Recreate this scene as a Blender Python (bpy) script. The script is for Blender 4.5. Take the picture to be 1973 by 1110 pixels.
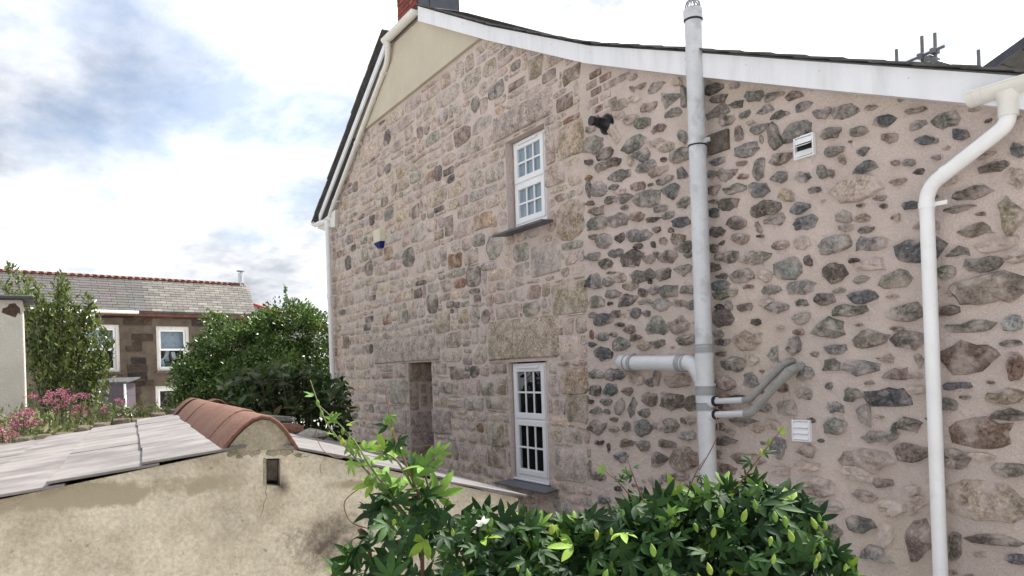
import bpy, math, random
import numpy as np
from mathutils import Vector, Matrix, Euler, noise as mnoise

for _o in list(bpy.data.objects):
    bpy.data.objects.remove(_o)
random.seed(11)
RNG = np.random.default_rng(11)
SC = bpy.context.scene
COL = SC.collection
rad = math.radians

# ------------------------------------------------------------------ camera
CAM_Z = 2.0
yaw, roll = rad(32.3), rad(1.9)          # gable wall runs along X at y = 4.2; the camera looks along it
fwd = Vector((-math.cos(yaw), math.sin(yaw), 0))
rgt0 = Vector((math.sin(yaw), math.cos(yaw), 0))
upw = Vector((0, 0, 1))
rgt = rgt0 * math.cos(roll) - upw * math.sin(roll)
upc = rgt0 * math.sin(roll) + upw * math.cos(roll)
cam_data = bpy.data.cameras.new('camera')
cam = bpy.data.objects.new('camera', cam_data)
COL.objects.link(cam)
cam.matrix_world = Matrix(((rgt.x, upc.x, -fwd.x, 0), (rgt.y, upc.y, -fwd.y, 0), (rgt.z, upc.z, -fwd.z, CAM_Z), (0, 0, 0, 1)))
cam_data.sensor_width = 36
cam_data.lens = 26.457
cam_data.shift_y = 0.0796                # rising front, verticals stay parallel
cam_data.clip_start = 0.05
cam_data.clip_end = 3000
SC.camera = cam

# ------------------------------------------------------------------ sky and sun
CLOUD_SEED = 8.8
SUN_EL, SUN_AZ = rad(56), rad(-12)       # azimuth from +Y towards +X: the sun stands behind the house
sun_dir = Vector((math.sin(SUN_AZ) * math.cos(SUN_EL), math.cos(SUN_AZ) * math.cos(SUN_EL), math.sin(SUN_EL)))
world = bpy.data.worlds.new('World')
SC.world = world
world.use_nodes = True
wt = world.node_tree
wt.nodes.clear()
def wn(t, **kw):
    n = wt.nodes.new(t)
    for k, v in kw.items():
        setattr(n, k, v)
    return n
def wl(a, b):
    wt.links.new(a, b)
def wmath(op, a, b=None, c=None, clamp=False):
    n = wn('ShaderNodeMath', operation=op, use_clamp=clamp)
    for i, x in enumerate((a, b, c)):
        if x is None: continue
        if isinstance(x, (int, float)): n.inputs[i].default_value = x
        else: wl(x, n.inputs[i])
    return n.outputs[0]
sky = wn('ShaderNodeTexSky', sky_type='NISHITA', sun_disc=False)
sky.sun_elevation = SUN_EL
sky.sun_rotation = SUN_AZ
sky.air_density = 1.0; sky.dust_density = 1.2; sky.ozone_density = 1.5
tc = wn('ShaderNodeTexCoord')
sep = wn('ShaderNodeSeparateXYZ'); wl(tc.outputs['Generated'], sep.inputs[0])
zz = wmath('ADD', wmath('MAXIMUM', sep.outputs[2], 0.0), 0.30)
cx = wmath('DIVIDE', sep.outputs[0], zz); cy = wmath('DIVIDE', sep.outputs[1], zz)
cmb = wn('ShaderNodeCombineXYZ'); wl(cx, cmb.inputs[0]); wl(cy, cmb.inputs[1])
cmb.inputs[2].default_value = CLOUD_SEED
n1 = wn('ShaderNodeTexNoise'); n1.inputs['Scale'].default_value = 1.25; n1.inputs['Detail'].default_value = 9; n1.inputs['Roughness'].default_value = 0.58; n1.inputs['Distortion'].default_value = 0.35
wl(cmb.outputs[0], n1.inputs['Vector'])
rp = wn('ShaderNodeValToRGB'); rp.color_ramp.elements[0].position = 0.33; rp.color_ramp.elements[1].position = 0.50
wl(n1.outputs['Fac'], rp.inputs['Fac'])
n2 = wn('ShaderNodeTexNoise'); n2.inputs['Scale'].default_value = 2.2; n2.inputs['Detail'].default_value = 10; n2.inputs['Roughness'].default_value = 0.6
wl(cmb.outputs[0], n2.inputs['Vector'])
rp2 = wn('ShaderNodeValToRGB')
rp2.color_ramp.elements[0].position = 0.37; rp2.color_ramp.elements[0].color = (0.17, 0.178, 0.20, 1)
rp2.color_ramp.elements[1].position = 0.62; rp2.color_ramp.elements[1].color = (0.53, 0.53, 0.535, 1)
wl(n2.outputs['Fac'], rp2.inputs['Fac'])
# thin cloud is brighter towards the sun
sd = wn('ShaderNodeVectorMath', operation='DOT_PRODUCT'); wl(tc.outputs['Generated'], sd.inputs[0]); sd.inputs[1].default_value = sun_dir
glow = wmath('POWER', wmath('MAXIMUM', sd.outputs['Value'], 0.0), 3.0)
gl = wmath("MULTIPLY_ADD", glow, 1.7, 0.80)
cm = wn('ShaderNodeVectorMath', operation='SCALE'); wl(rp2.outputs['Color'], cm.inputs[0]); wl(gl, cm.inputs['Scale'])
bg_sky = wn('ShaderNodeBackground'); wl(sky.outputs[0], bg_sky.inputs[0]); bg_sky.inputs[1].default_value = 0.05
bg_cl = wn('ShaderNodeBackground'); wl(cm.outputs[0], bg_cl.inputs[0]); bg_cl.inputs[1].default_value = 1.0
cov = wmath('MULTIPLY_ADD', rp.outputs['Color'], 0.70, wmath('MULTIPLY_ADD', glow, 0.3, 0.22), clamp=True)
mx = wn('ShaderNodeMixShader'); wl(cov, mx.inputs[0]); wl(bg_sky.outputs[0], mx.inputs[1]); wl(bg_cl.outputs[0], mx.inputs[2])
wo = wn('ShaderNodeOutputWorld'); wl(mx.outputs[0], wo.inputs[0])

sun_data = bpy.data.lights.new('sun', 'SUN')
sun_data.energy = 3.0
sun_data.angle = rad(4)
sun_data.color = (1.0, 0.955, 0.89)
sun = bpy.data.objects.new('sun', sun_data)
COL.objects.link(sun)
sun.rotation_euler = sun_dir.to_track_quat('Z', 'Y').to_euler()
sun.location = (0, 0, 30)

SC.view_settings.view_transform = 'Standard'
SC.view_settings.look = 'None'
SC.view_settings.exposure = 1.75
SC.view_settings.gamma = 1.0
SC.view_settings.use_curve_mapping = False

# ------------------------------------------------------------------ helpers: materials
MATS = {}
def material(name, col, rough=0.8, var=0.25, scale=6.0, fine=0.0, fscale=80.0, bump=0.0, bscale=40.0, attr=False,
             spec=0.3, trans=0.0, tint2=None, t2scale=1.5, t2lo=0.5, t2hi=0.65, t2amt=1.0, metal=0.0, smear=None, fleck=None, coord='pos', stretch=None, bdist=0.02):
    m = bpy.data.materials.new(name); m.use_nodes = True
    t = m.node_tree; t.nodes.clear()
    N = t.nodes.new; L = t.links.new
    out = N('ShaderNodeOutputMaterial'); p = N('ShaderNodeBsdfPrincipled')
    p.inputs['Roughness'].default_value = rough
    p.inputs['Specular IOR Level'].default_value = spec
    p.inputs['Metallic'].default_value = metal
    if coord == 'pos':
        g = N('ShaderNodeNewGeometry'); vec = g.outputs['Position']
    else:
        g = N('ShaderNodeTexCoord'); vec = g.outputs['Object']
    if stretch:
        mp = N('ShaderNodeMapping'); mp.inputs['Scale'].default_value = stretch; L(vec, mp.inputs[0]); vec = mp.outputs[0]
    if attr:
        a = N('ShaderNodeAttribute'); a.attribute_name = 'Col'; base = a.outputs['Color']
    else:
        rg = N('ShaderNodeRGB'); rg.outputs[0].default_value = (*col, 1); base = rg.outputs[0]
    def noise(sc, det=6, ro=0.6):
        n = N('ShaderNodeTexNoise'); n.inputs['Scale'].default_value = sc; n.inputs['Detail'].default_value = det; n.inputs['Roughness'].default_value = ro
        L(vec, n.inputs['Vector']); return n.outputs['Fac']
    def maprange(f, a0, a1, b0, b1):
        r = N('ShaderNodeMapRange'); L(f, r.inputs[0])
        for i, x in enumerate((a0, a1, b0, b1)): r.inputs[1 + i].default_value = x
        return r.outputs[0]
    def mixc(fac, a, b, mode='MIX'):
        x = N('ShaderNodeMix'); x.data_type = 'RGBA'; x.blend_type = mode
        if isinstance(fac, float): x.inputs[0].default_value = fac
        else: L(fac, x.inputs[0])
        L(a, x.inputs[6]) if not isinstance(a, tuple) else setattr(x.inputs[6], 'default_value', a)
        L(b, x.inputs[7]) if not isinstance(b, tuple) else setattr(x.inputs[7], 'default_value', b)
        return x.outputs[2]
    def scalec(c, f):
        x = N('ShaderNodeVectorMath'); x.operation = 'SCALE'; L(c, x.inputs[0]); L(f, x.inputs['Scale']); return x.outputs[0]
    if tint2:
        base = mixc(maprange(noise(t2scale), t2lo, t2hi, 0, t2amt), base, (*tint2, 1))
    if var:
        base = scalec(base, maprange(noise(scale), 0.3, 0.7, 1 - var, 1 + var))
    if fine:
        base = scalec(base, maprange(noise(fscale, 3, 0.7), 0.3, 0.7, 1 - fine, 1 + fine))
    if fleck:
        base = mixc(maprange(noise(30.0, 6, 0.75), 0.56, 0.68, 0.0, 0.7), base, (*fleck, 1))
        base = scalec(base, maprange(noise(23.0, 6, 0.7), 0.30, 0.44, 0.45, 1.0))
    if smear:
        # lime left on the faces by the pointing; its amount is stored per stone
        at = N('ShaderNodeAttribute'); at.attribute_name = 'Col'
        s1 = maprange(noise(7.0, 8, 0.65), 0.40, 0.62, -0.42, 0.42)
        ad = N('ShaderNodeMath'); ad.operation = 'ADD'; ad.use_clamp = True
        L(s1, ad.inputs[0]); L(at.outputs['Alpha'], ad.inputs[1])
        base = mixc(ad.outputs[0], base, (*smear, 1))
    L(base, p.inputs['Base Color'])
    if bump:
        b = N('ShaderNodeBump'); b.inputs['Strength'].default_value = bump; b.inputs['Distance'].default_value = bdist
        L(noise(bscale, 8, 0.65), b.inputs['Height']); L(b.outputs[0], p.inputs['Normal'])
    if trans:
        tr = N('ShaderNodeBsdfTranslucent'); L(base, tr.inputs[0])
        mxs = N('ShaderNodeMixShader'); mxs.inputs[0].default_value = trans
        L(p.outputs[0], mxs.inputs[1]); L(tr.outputs[0], mxs.inputs[2]); L(mxs.outputs[0], out.inputs[0])
    else:
        L(p.outputs[0], out.inputs[0])
    MATS[name] = m
    return m

def glass_material(name, tint=(0.8, 0.85, 0.88)):
    m = bpy.data.materials.new(name); m.use_nodes = True
    t = m.node_tree; t.nodes.clear(); N = t.nodes.new; L = t.links.new
    out = N('ShaderNodeOutputMaterial'); tr = N('ShaderNodeBsdfTransparent'); tr.inputs[0].default_value = (*tint, 1)
    gl = N('ShaderNodeBsdfGlossy'); gl.inputs['Roughness'].default_value = 0.01
    fr = N('ShaderNodeFresnel'); fr.inputs[0].default_value = 1.5
    ge = N('ShaderNodeNewGeometry'); iv = N('ShaderNodeMath'); iv.operation = 'SUBTRACT'; iv.inputs[0].default_value = 1.0; L(ge.outputs['Backfacing'], iv.inputs[1])
    mu = N('ShaderNodeMath'); mu.operation = 'MULTIPLY'; L(fr.outputs[0], mu.inputs[0]); L(iv.outputs[0], mu.inputs[1])      # the reflection comes from the outer face only
    mxs = N('ShaderNodeMixShader'); L(mu.outputs[0], mxs.inputs[0]); L(tr.outputs[0], mxs.inputs[1]); L(gl.outputs[0], mxs.inputs[2])
    L(mxs.outputs[0], out.inputs[0]); MATS[name] = m; return m

MORTAR = (0.625, 0.528, 0.482)
material('mortar', MORTAR, 0.95, var=0.10, scale=3.0, fine=0.18, fscale=110, bump=1.0, bscale=20, tint2=(0.55, 0.47, 0.385), t2scale=0.55, t2lo=0.5, t2hi=0.7, bdist=0.035)
material('stone', (0.2, 0.2, 0.2), 0.88, var=0.40, scale=13, fine=0.60, fscale=48, bump=1.0, bscale=32, attr=True, smear=MORTAR, bdist=0.022, fleck=(0.44, 0.405, 0.37))
material('far_stone', (0.1, 0.08, 0.06), 0.9, var=0.35, scale=4, fine=0.3, fscale=25, bump=0.8, bscale=12, attr=True, bdist=0.03)
material('far_mortar', (0.115, 0.09, 0.068), 0.95, var=0.3, scale=3, fine=0.2, fscale=30, bump=0.5, bscale=20)
material('cream_render', (0.53, 0.475, 0.375), 0.9, var=0.07, scale=2.5, fine=0.06, fscale=60, bump=0.3, bscale=50, bdist=0.006)
material('white_upvc', (0.80, 0.81, 0.83), 0.28, var=0.02, scale=2, spec=0.5)
material('barge_white', (0.76, 0.77, 0.795), 0.35, var=0.05, scale=2.2, fine=0.03, spec=0.45, tint2=(0.62, 0.63, 0.64), t2scale=2.6, t2lo=0.5, t2hi=0.8, stretch=(3.0, 1, 0.5))
material('pipe_white', (0.80, 0.805, 0.81), 0.3, var=0.05, scale=5, spec=0.5, tint2=(0.60, 0.59, 0.54), t2scale=3.5, t2lo=0.55, t2hi=0.8)
material('pipe_ivory', (0.70, 0.685, 0.64), 0.35, var=0.05, scale=5, spec=0.5)
material('pipe_grey', (0.55, 0.565, 0.59), 0.38, var=0.08, scale=9, fine=0.05, spec=0.5, tint2=(0.30, 0.31, 0.31), t2scale=7, t2lo=0.55, t2hi=0.8)
material('pipe_light', (0.58, 0.59, 0.605), 0.36, var=0.06, scale=9, fine=0.04, spec=0.5, tint2=(0.42, 0.42, 0.40), t2scale=6, t2lo=0.6, t2hi=0.85)
material('waste_grey', (0.27, 0.265, 0.25), 0.55, var=0.14, scale=14, fine=0.1, spec=0.3)
material('collar_grey', (0.30, 0.305, 0.315), 0.5, var=0.1, scale=12, spec=0.4)
material('rubber', (0.02, 0.02, 0.022), 0.6, var=0.1)
material('slate', (0.085, 0.085, 0.09), 0.6, var=0.3, scale=7, fine=0.2, fscale=60, bump=0.4, bscale=30, attr=False, bdist=0.006)
material('slate_sill', (0.095, 0.10, 0.115), 0.45, var=0.2, scale=9, fine=0.12, bump=0.3, bscale=40, bdist=0.004)
material('verge_slate', (0.10, 0.095, 0.088), 0.75, var=0.35, scale=4, fine=0.2, fscale=50, bump=0.6, bscale=30)
material('far_slate', (0.2, 0.2, 0.19), 0.75, var=0.22, scale=5, fine=0.15, fscale=30, bump=0.4, bscale=14, attr=True)
material('lead', (0.075, 0.08, 0.095), 0.55, var=0.2, scale=5, bump=0.3, bscale=14)
material('brick', (0.25, 0.075, 0.045), 0.9, var=0.3, scale=9, fine=0.2, bump=0.7, bscale=50, attr=True, bdist=0.01)
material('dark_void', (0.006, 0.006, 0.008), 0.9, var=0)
material('black_plastic', (0.012, 0.012, 0.014), 0.38, var=0.05, spec=0.45)
material('blind', (0.60, 0.63, 0.66), 0.8, var=0.04, scale=3, stretch=(6, 6, 0.5))
material('alarm_cream', (0.62, 0.58, 0.45), 0.45, var=0.05)
material('alarm_blue', (0.012, 0.018, 0.14), 0.35, var=0.05)
material('timber_old', (0.13, 0.108, 0.09), 0.9, var=0.4, scale=18, fine=0.25, bump=0.8, bscale=30)
material('timber_block', (0.34, 0.22, 0.16), 0.85, var=0.25, scale=18, bump=0.5, bscale=30)
material('terracotta', (0.15, 0.07, 0.046), 0.82, var=0.32, scale=5, fine=0.28, fscale=55, bump=0.8, bscale=60, tint2=(0.085, 0.055, 0.042), t2scale=5, t2lo=0.45, t2hi=0.75, bdist=0.008)
material('shed_mortar', (0.33, 0.29, 0.21), 0.95, var=0.25, scale=9, fine=0.2, fscale=70, bump=0.9, bscale=50, tint2=(0.15, 0.14, 0.07), t2scale=6, t2lo=0.52, t2hi=0.7, bdist=0.012)
material('roof_slab', (0.185, 0.168, 0.158), 0.55, var=0.30, scale=3.0, fine=0.10, fscale=45, bump=0.35, bscale=16, tint2=(0.10, 0.09, 0.086), t2scale=3.4, t2lo=0.44, t2hi=0.64, stretch=(1.3, 0.8, 1.0), spec=0.5, attr=False, bdist=0.008)
material('roof_slab_shaded', (0.15, 0.142, 0.14), 0.55, var=0.25, scale=4.0, fine=0.15, fscale=45, bump=0.4, bscale=20, tint2=(0.10, 0.095, 0.085), t2scale=3.0, spec=0.4, bdist=0.008)  # right slope: same slab coloured darker, its weaker sky reflection put into the colour
material('far_ridge', (0.15, 0.06, 0.042), 0.8, var=0.3, scale=5, fine=0.15)
material('steel', (0.55, 0.56, 0.57), 0.3, var=0.08, metal=0.9)
material('scaffold_steel', (0.17, 0.175, 0.18), 0.5, var=0.2, metal=0.4)
material('old_white_paint', (0.62, 0.60, 0.55), 0.6, var=0.12, scale=8, fine=0.1, tint2=(0.30, 0.26, 0.2), t2scale=9, t2lo=0.62, t2hi=0.72)
material('pillar_render', (0.66, 0.62, 0.55), 0.95, var=0.08, scale=4, fine=0.08, fscale=50, bump=0.6, bscale=40, tint2=(0.30, 0.24, 0.19), t2scale=5.5, t2lo=0.64, t2hi=0.70)
material('bare_patch', (0.10, 0.065, 0.05), 0.95, var=0.3, scale=20, bump=0.8, bscale=40)
material('concrete', (0.30, 0.28, 0.25), 0.95, var=0.2, scale=6, fine=0.15, bump=0.6, bscale=40)
material('earth_coping', (0.10, 0.08, 0.06), 0.95, var=0.4, scale=14, fine=0.3, bump=1.0, bscale=30, tint2=(0.05, 0.06, 0.025), t2scale=6)
material('rough_stone', (0.22, 0.205, 0.18), 0.95, var=0.4, scale=8, fine=0.3, bump=1.0, bscale=30)
material('bounce_ground', (0.43, 0.42, 0.405), 0.95, var=0.2, scale=1.2, fine=0.2, fscale=40, bump=0.6, bscale=25)  # out-of-frame ground, made pale to bounce light onto the gable wall
material('soil', (0.07, 0.055, 0.04), 0.95, var=0.4, scale=2, fine=0.3, fscale=30, bump=1.0, bscale=12, tint2=(0.06, 0.075, 0.03), t2scale=0.8)
material('bark', (0.09, 0.075, 0.05), 0.9, var=0.3, scale=20, bump=0.6, bscale=40)
material('leaf', (0.05, 0.1, 0.03), 0.58, var=0.3, scale=30, attr=True, trans=0.16, spec=0.18)
material('leaf_gloss', (0.05, 0.1, 0.03), 0.3, var=0.2, scale=18, attr=True, trans=0.28, spec=0.5)
material('leaf_dull', (0.05, 0.1, 0.03), 0.6, var=0.2, scale=18, attr=True, trans=0.25, spec=0.25)
material('petal', (0.5, 0.1, 0.2), 0.7, var=0.2, scale=30, attr=True, trans=0.3, spec=0.2)
material('stem', (0.10, 0.11, 0.045), 0.6, var=0.2, scale=20)
material('stem_red', (0.14, 0.075, 0.05), 0.6, var=0.2, scale=20)
material('curtain', (0.66, 0.68, 0.70), 0.8, var=0.06)
material('green_box', (0.012, 0.13, 0.055), 0.5, var=0.08)
material('interior', (0.09, 0.085, 0.08), 0.9, var=0.2)
material('red_sheet', (0.28, 0.045, 0.035), 0.6, var=0.2)
material('grey_render', (0.36, 0.36, 0.35), 0.9, var=0.12)
material('purple_board', (0.085, 0.07, 0.085), 0.7, var=0.2, scale=6, stretch=(1, 1, 8))
glass_material('glass')

def shed_render():
    m = material('shed_render', (0.56, 0.50, 0.385), 0.95, var=0.18, scale=3.6, fine=0.20, fscale=60, bump=1.0, bscale=22, tint2=(0.42, 0.36, 0.265), t2scale=4.2, t2lo=0.48, t2hi=0.66, bdist=0.016)
    t = m.node_tree; N = t.nodes.new; L = t.links.new
    p = [n for n in t.nodes if n.type == 'BSDF_PRINCIPLED'][0]
    src = p.inputs['Base Color'].links[0].from_socket
    def stain(src, centre, radii, colour, lo, hi, nsc, amp):
        g = N('ShaderNodeNewGeometry'); sb = N('ShaderNodeVectorMath'); sb.operation = 'SUBTRACT'; L(g.outputs['Position'], sb.inputs[0]); sb.inputs[1].default_value = centre
        dv = N('ShaderNodeVectorMath'); dv.operation = 'DIVIDE'; L(sb.outputs[0], dv.inputs[0]); dv.inputs[1].default_value = radii
        ln = N('ShaderNodeVectorMath'); ln.operation = 'LENGTH'; L(dv.outputs[0], ln.inputs[0])
        ns = N('ShaderNodeTexNoise'); ns.inputs['Scale'].default_value = nsc; ns.inputs['Detail'].default_value = 9; ns.inputs['Roughness'].default_value = 0.7; L(g.outputs['Position'], ns.inputs['Vector'])
        ma = N('ShaderNodeMath'); ma.operation = 'MULTIPLY_ADD'; L(ns.outputs['Fac'], ma.inputs[0]); ma.inputs[1].default_value = -amp; L(ln.outputs['Value'], ma.inputs[2])
        mr = N('ShaderNodeMapRange'); L(ma.outputs[0], mr.inputs[0]); mr.inputs[1].default_value = lo; mr.inputs[2].default_value = hi; mr.inputs[3].default_value = 1; mr.inputs[4].default_value = 0
        x = N('ShaderNodeMix'); x.data_type = 'RGBA'; L(mr.outputs[0], x.inputs[0]); L(src, x.inputs[6]); x.inputs[7].default_value = (*colour, 1)
        return x.outputs[2]
    # black mould low on the wall, damp band left of the putlog, small grey spots
    src = stain(src, (-3.33, 1.10, 1.24), (0.5, 0.21, 0.13), (0.125, 0.10, 0.08), -1.75, -0.62, 22, 3.4)
    src = stain(src, (-3.46, 0.20, 1.555), (0.5, 0.60, 0.065), (0.36, 0.305, 0.215), -0.70, -0.36, 6.0, 2.6)
    src = stain(src, (-3.33, 1.25, 1.50), (0.5, 0.22, 0.03), (0.35, 0.29, 0.20), -0.9, -0.3, 6.0, 2.4)
    src = stain(src, (-3.35, 0.90, 1.52), (0.5, 0.05, 0.06), (0.10, 0.08, 0.06), -0.7, 0.2, 20.0, 1.6)
    # pits and grit
    g = N('ShaderNodeNewGeometry'); ns = N('ShaderNodeTexNoise'); ns.inputs['Scale'].default_value = 38; ns.inputs['Detail'].default_value = 4; L(g.outputs['Position'], ns.inputs['Vector'])
    mr = N('ShaderNodeMapRange'); L(ns.outputs['Fac'], mr.inputs[0]); mr.inputs[1].default_value = 0.66; mr.inputs[2].default_value = 0.74; mr.inputs[3].default_value = 0; mr.inputs[4].default_value = 0.65
    x = N('ShaderNodeMix'); x.data_type = 'RGBA'; L(mr.outputs[0], x.inputs[0]); L(src, x.inputs[6]); x.inputs[7].default_value = (0.2, 0.17, 0.12, 1); src = x.outputs[2]
    L(src, p.inputs['Base Color'])
shed_render()

# ------------------------------------------------------------------ helpers: meshes
class MB:
    def __init__(s):
        s.v = []; s.f = []; s.c = []; s.cur = None
    def _faces(s, fs):
        s.f += fs; s.c += [s.cur] * len(fs)
    def verts(s, vs):
        b = len(s.v); s.v += [tuple(x) for x in vs]; return b
    def face(s, vs):
        b = s.verts(vs); s._faces([tuple(range(b, b + len(vs)))])
    def box(s, x0, x1, y0, y1, z0, z1, M=None):
        P = [Vector(p) for p in ((x0, y0, z0), (x1, y0, z0), (x1, y1, z0), (x0, y1, z0), (x0, y0, z1), (x1, y0, z1), (x1, y1, z1), (x0, y1, z1))]
        if M is not None: P = [M @ p for p in P]
        b = s.verts(P)
        s._faces([tuple(b + i for i in q) for q in ((0, 3, 2, 1), (4, 5, 6, 7), (0, 1, 5, 4), (1, 2, 6, 5), (2, 3, 7, 6), (3, 0, 4, 7))])
        return s
    def prism(s, bottom, top):
        n = len(bottom); b = s.verts(list(bottom) + list(top))
        s._faces([tuple(b + i for i in range(n - 1, -1, -1)), tuple(b + n + i for i in range(n))] + [(b + i, b + (i + 1) % n, b + n + (i + 1) % n, b + n + i) for i in range(n)])
        return s
    def tube(s, pts, r, n=12, caps=True):
        pts = [Vector(p) for p in pts]; m = len(pts)
        if not isinstance(r, (list, tuple)): r = [r] * m
        T = []
        for i in range(m):
            t = Vector((0, 0, 0))
            if i > 0: t += (pts[i] - pts[i - 1]).normalized()
            if i < m - 1: t += (pts[i + 1] - pts[i]).normalized()
            T.append(t.normalized() if t.length > 1e-6 else Vector((0, 0, 1)))
        ref = Vector((0, 0, 1)) if abs(T[0].z) < 0.9 else Vector((1, 0, 0))
        u = T[0].cross(ref).normalized(); rings = []
        for i in range(m):
            u = (u - T[i] * u.dot(T[i])).normalized(); w = T[i].cross(u)
            k = 1.0
            if 0 < i < m - 1:
                a = (pts[i] - pts[i - 1]).normalized(); c = max(0.5, math.sqrt(max(0.0, (1 + a.dot((pts[i + 1] - pts[i]).normalized())) / 2))); k = 1.0
            rings.append(s.verts([pts[i] + (u * math.cos(2 * math.pi * j / n) + w * math.sin(2 * math.pi * j / n)) * r[i] * k for j in range(n)]))
        for i in range(m - 1):
            a, b = rings[i], rings[i + 1]
            s._faces([(a + j, a + (j + 1) % n, b + (j + 1) % n, b + j) for j in range(n)])
        if caps:
            s._faces([tuple(rings[0] + j for j in range(n - 1, -1, -1)), tuple(rings[-1] + j for j in range(n))])
        return s
    def build(s, name, mat, parent=None, smooth=False, auto=None, **props):
        me = bpy.data.meshes.new(name)
        me.from_pydata(s.v, [], s.f); me.update()
        if any(c is not None for c in s.c):
            at = me.color_attributes.new('Col', 'FLOAT_COLOR', 'CORNER')
            arr = np.concatenate([np.tile(np.array(c if len(c) == 4 else (*c, 0.0), dtype=np.float32), (len(f), 1)) for c, f in zip(s.c, s.f)])
            at.data.foreach_set('color', arr.ravel())
        return finish(name, me, mat, parent, smooth, auto, **props)

def finish(name, me, mat, parent=None, smooth=False, auto=None, **props):
    if mat: me.materials.append(MATS[mat])
    if smooth:
        me.polygons.foreach_set('use_smooth', [True] * len(me.polygons))
        if auto is not None:
            try: me.set_sharp_from_angle(angle=rad(auto))
            except Exception: pass
    o = bpy.data.objects.new(name, me); COL.objects.link(o)
    put(o, parent)
    for k, v in props.items(): o[k] = v
    return o

def put(o, parent):
    if parent is not None:
        o.parent = parent
        if parent.type == 'EMPTY':
            o.matrix_parent_inverse = Matrix.Translation(-parent.location)

def thing(name, label, cat, loc, group=None):
    e = bpy.data.objects.new(name, None); e.empty_display_size = 0.2
    COL.objects.link(e); e.location = loc
    e['label'] = label; e['category'] = cat
    if group: e['group'] = group
    return e
def tag(o, label, cat, group=None):
    o['label'] = label; o['category'] = cat
    if group: o['group'] = group
    return o
def bevel(o, w, seg=2, ang=40):
    m = o.modifiers.new('bevel', 'BEVEL'); m.width = w; m.segments = seg; m.limit_method = 'ANGLE'; m.angle_limit = rad(ang); m.harden_normals = False
    return o
def arc(c, r, a0, a1, n, ax1, ax2):
    c = Vector(c); ax1 = Vector(ax1); ax2 = Vector(ax2)
    return [c + ax1 * r * math.cos(rad(a0 + (a1 - a0) * i / n)) + ax2 * r * math.sin(rad(a0 + (a1 - a0) * i / n)) for i in range(n + 1)]
def smooth_path(pts, n=8):
    pts = [Vector(p) for p in pts]; P = [pts[0]] + pts + [pts[-1]]; out = []
    for i in range(1, len(P) - 2):
        for k in range(n):
            t = k / n; a, b, c, d = P[i - 1], P[i], P[i + 1], P[i + 2]
            out.append(0.5 * ((2 * b) + (c - a) * t + (2 * a - 5 * b + 4 * c - d) * t * t + (-a + 3 * b - 3 * c + d) * t ** 3))
    out.append(pts[-1]); return out
def bend(pts, r, n=5):
    """polyline with its inner corners rounded by short arcs (pipe elbows)"""
    pts = [Vector(p) for p in pts]; out = [pts[0]]
    for i in range(1, len(pts) - 1):
        a, b, c = pts[i - 1], pts[i], pts[i + 1]
        p0 = b + (a - b).normalized() * min(r, (a - b).length * 0.45); p1 = b + (c - b).normalized() * min(r, (c - b).length * 0.45)
        for k in range(n + 1):
            t = k / n; out.append(p0 * (1 - t) ** 2 + b * 2 * t * (1 - t) + p1 * t * t)
    out.append(pts[-1]); return out

# ================================================================== SETTING
g = MB()
gs = 24; ext = 900.0
g.face([(-ext, -ext, -0.02), (ext, -ext, -0.02), (ext, ext, -0.02), (-ext, ext, -0.02)])
g.build('ground', 'bounce_ground', kind='structure')

# garden bank behind the shed (earth, weeds grow on it)
b = MB(); nx, ny = 22, 26; idx = {}
for i in range(nx + 1):
    for j in range(ny + 1):
        x = -13.0 + 5.6 * i / nx; y = -4.5 + 6.4 * j / ny
        e = min(1.0, min(nx - i, ny - j, i + 3, j + 3) / 2.0)
        z = (1.42 + 0.10 * mnoise.noise(Vector((x * 0.9, y * 0.9, 1.0))) + 0.05 * mnoise.noise(Vector((x * 3, y * 3, 2.0)))) * e - 0.03
        idx[i, j] = len(b.v); b.v.append((x, y, z))
b._faces([(idx[i, j], idx[i + 1, j], idx[i + 1, j + 1], idx[i, j + 1]) for i in range(nx) for j in range(ny)])
b.build('garden_bank', 'soil', smooth=True, kind='structure')

# ================================================================== STONE HOUSE
WY = 4.2                                   # gable wall plane
house = thing('stone_house', 'rendered and rubble stone gable house with white bargeboards and two small paned windows', 'house', (-6.0, WY, 0))

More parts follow.
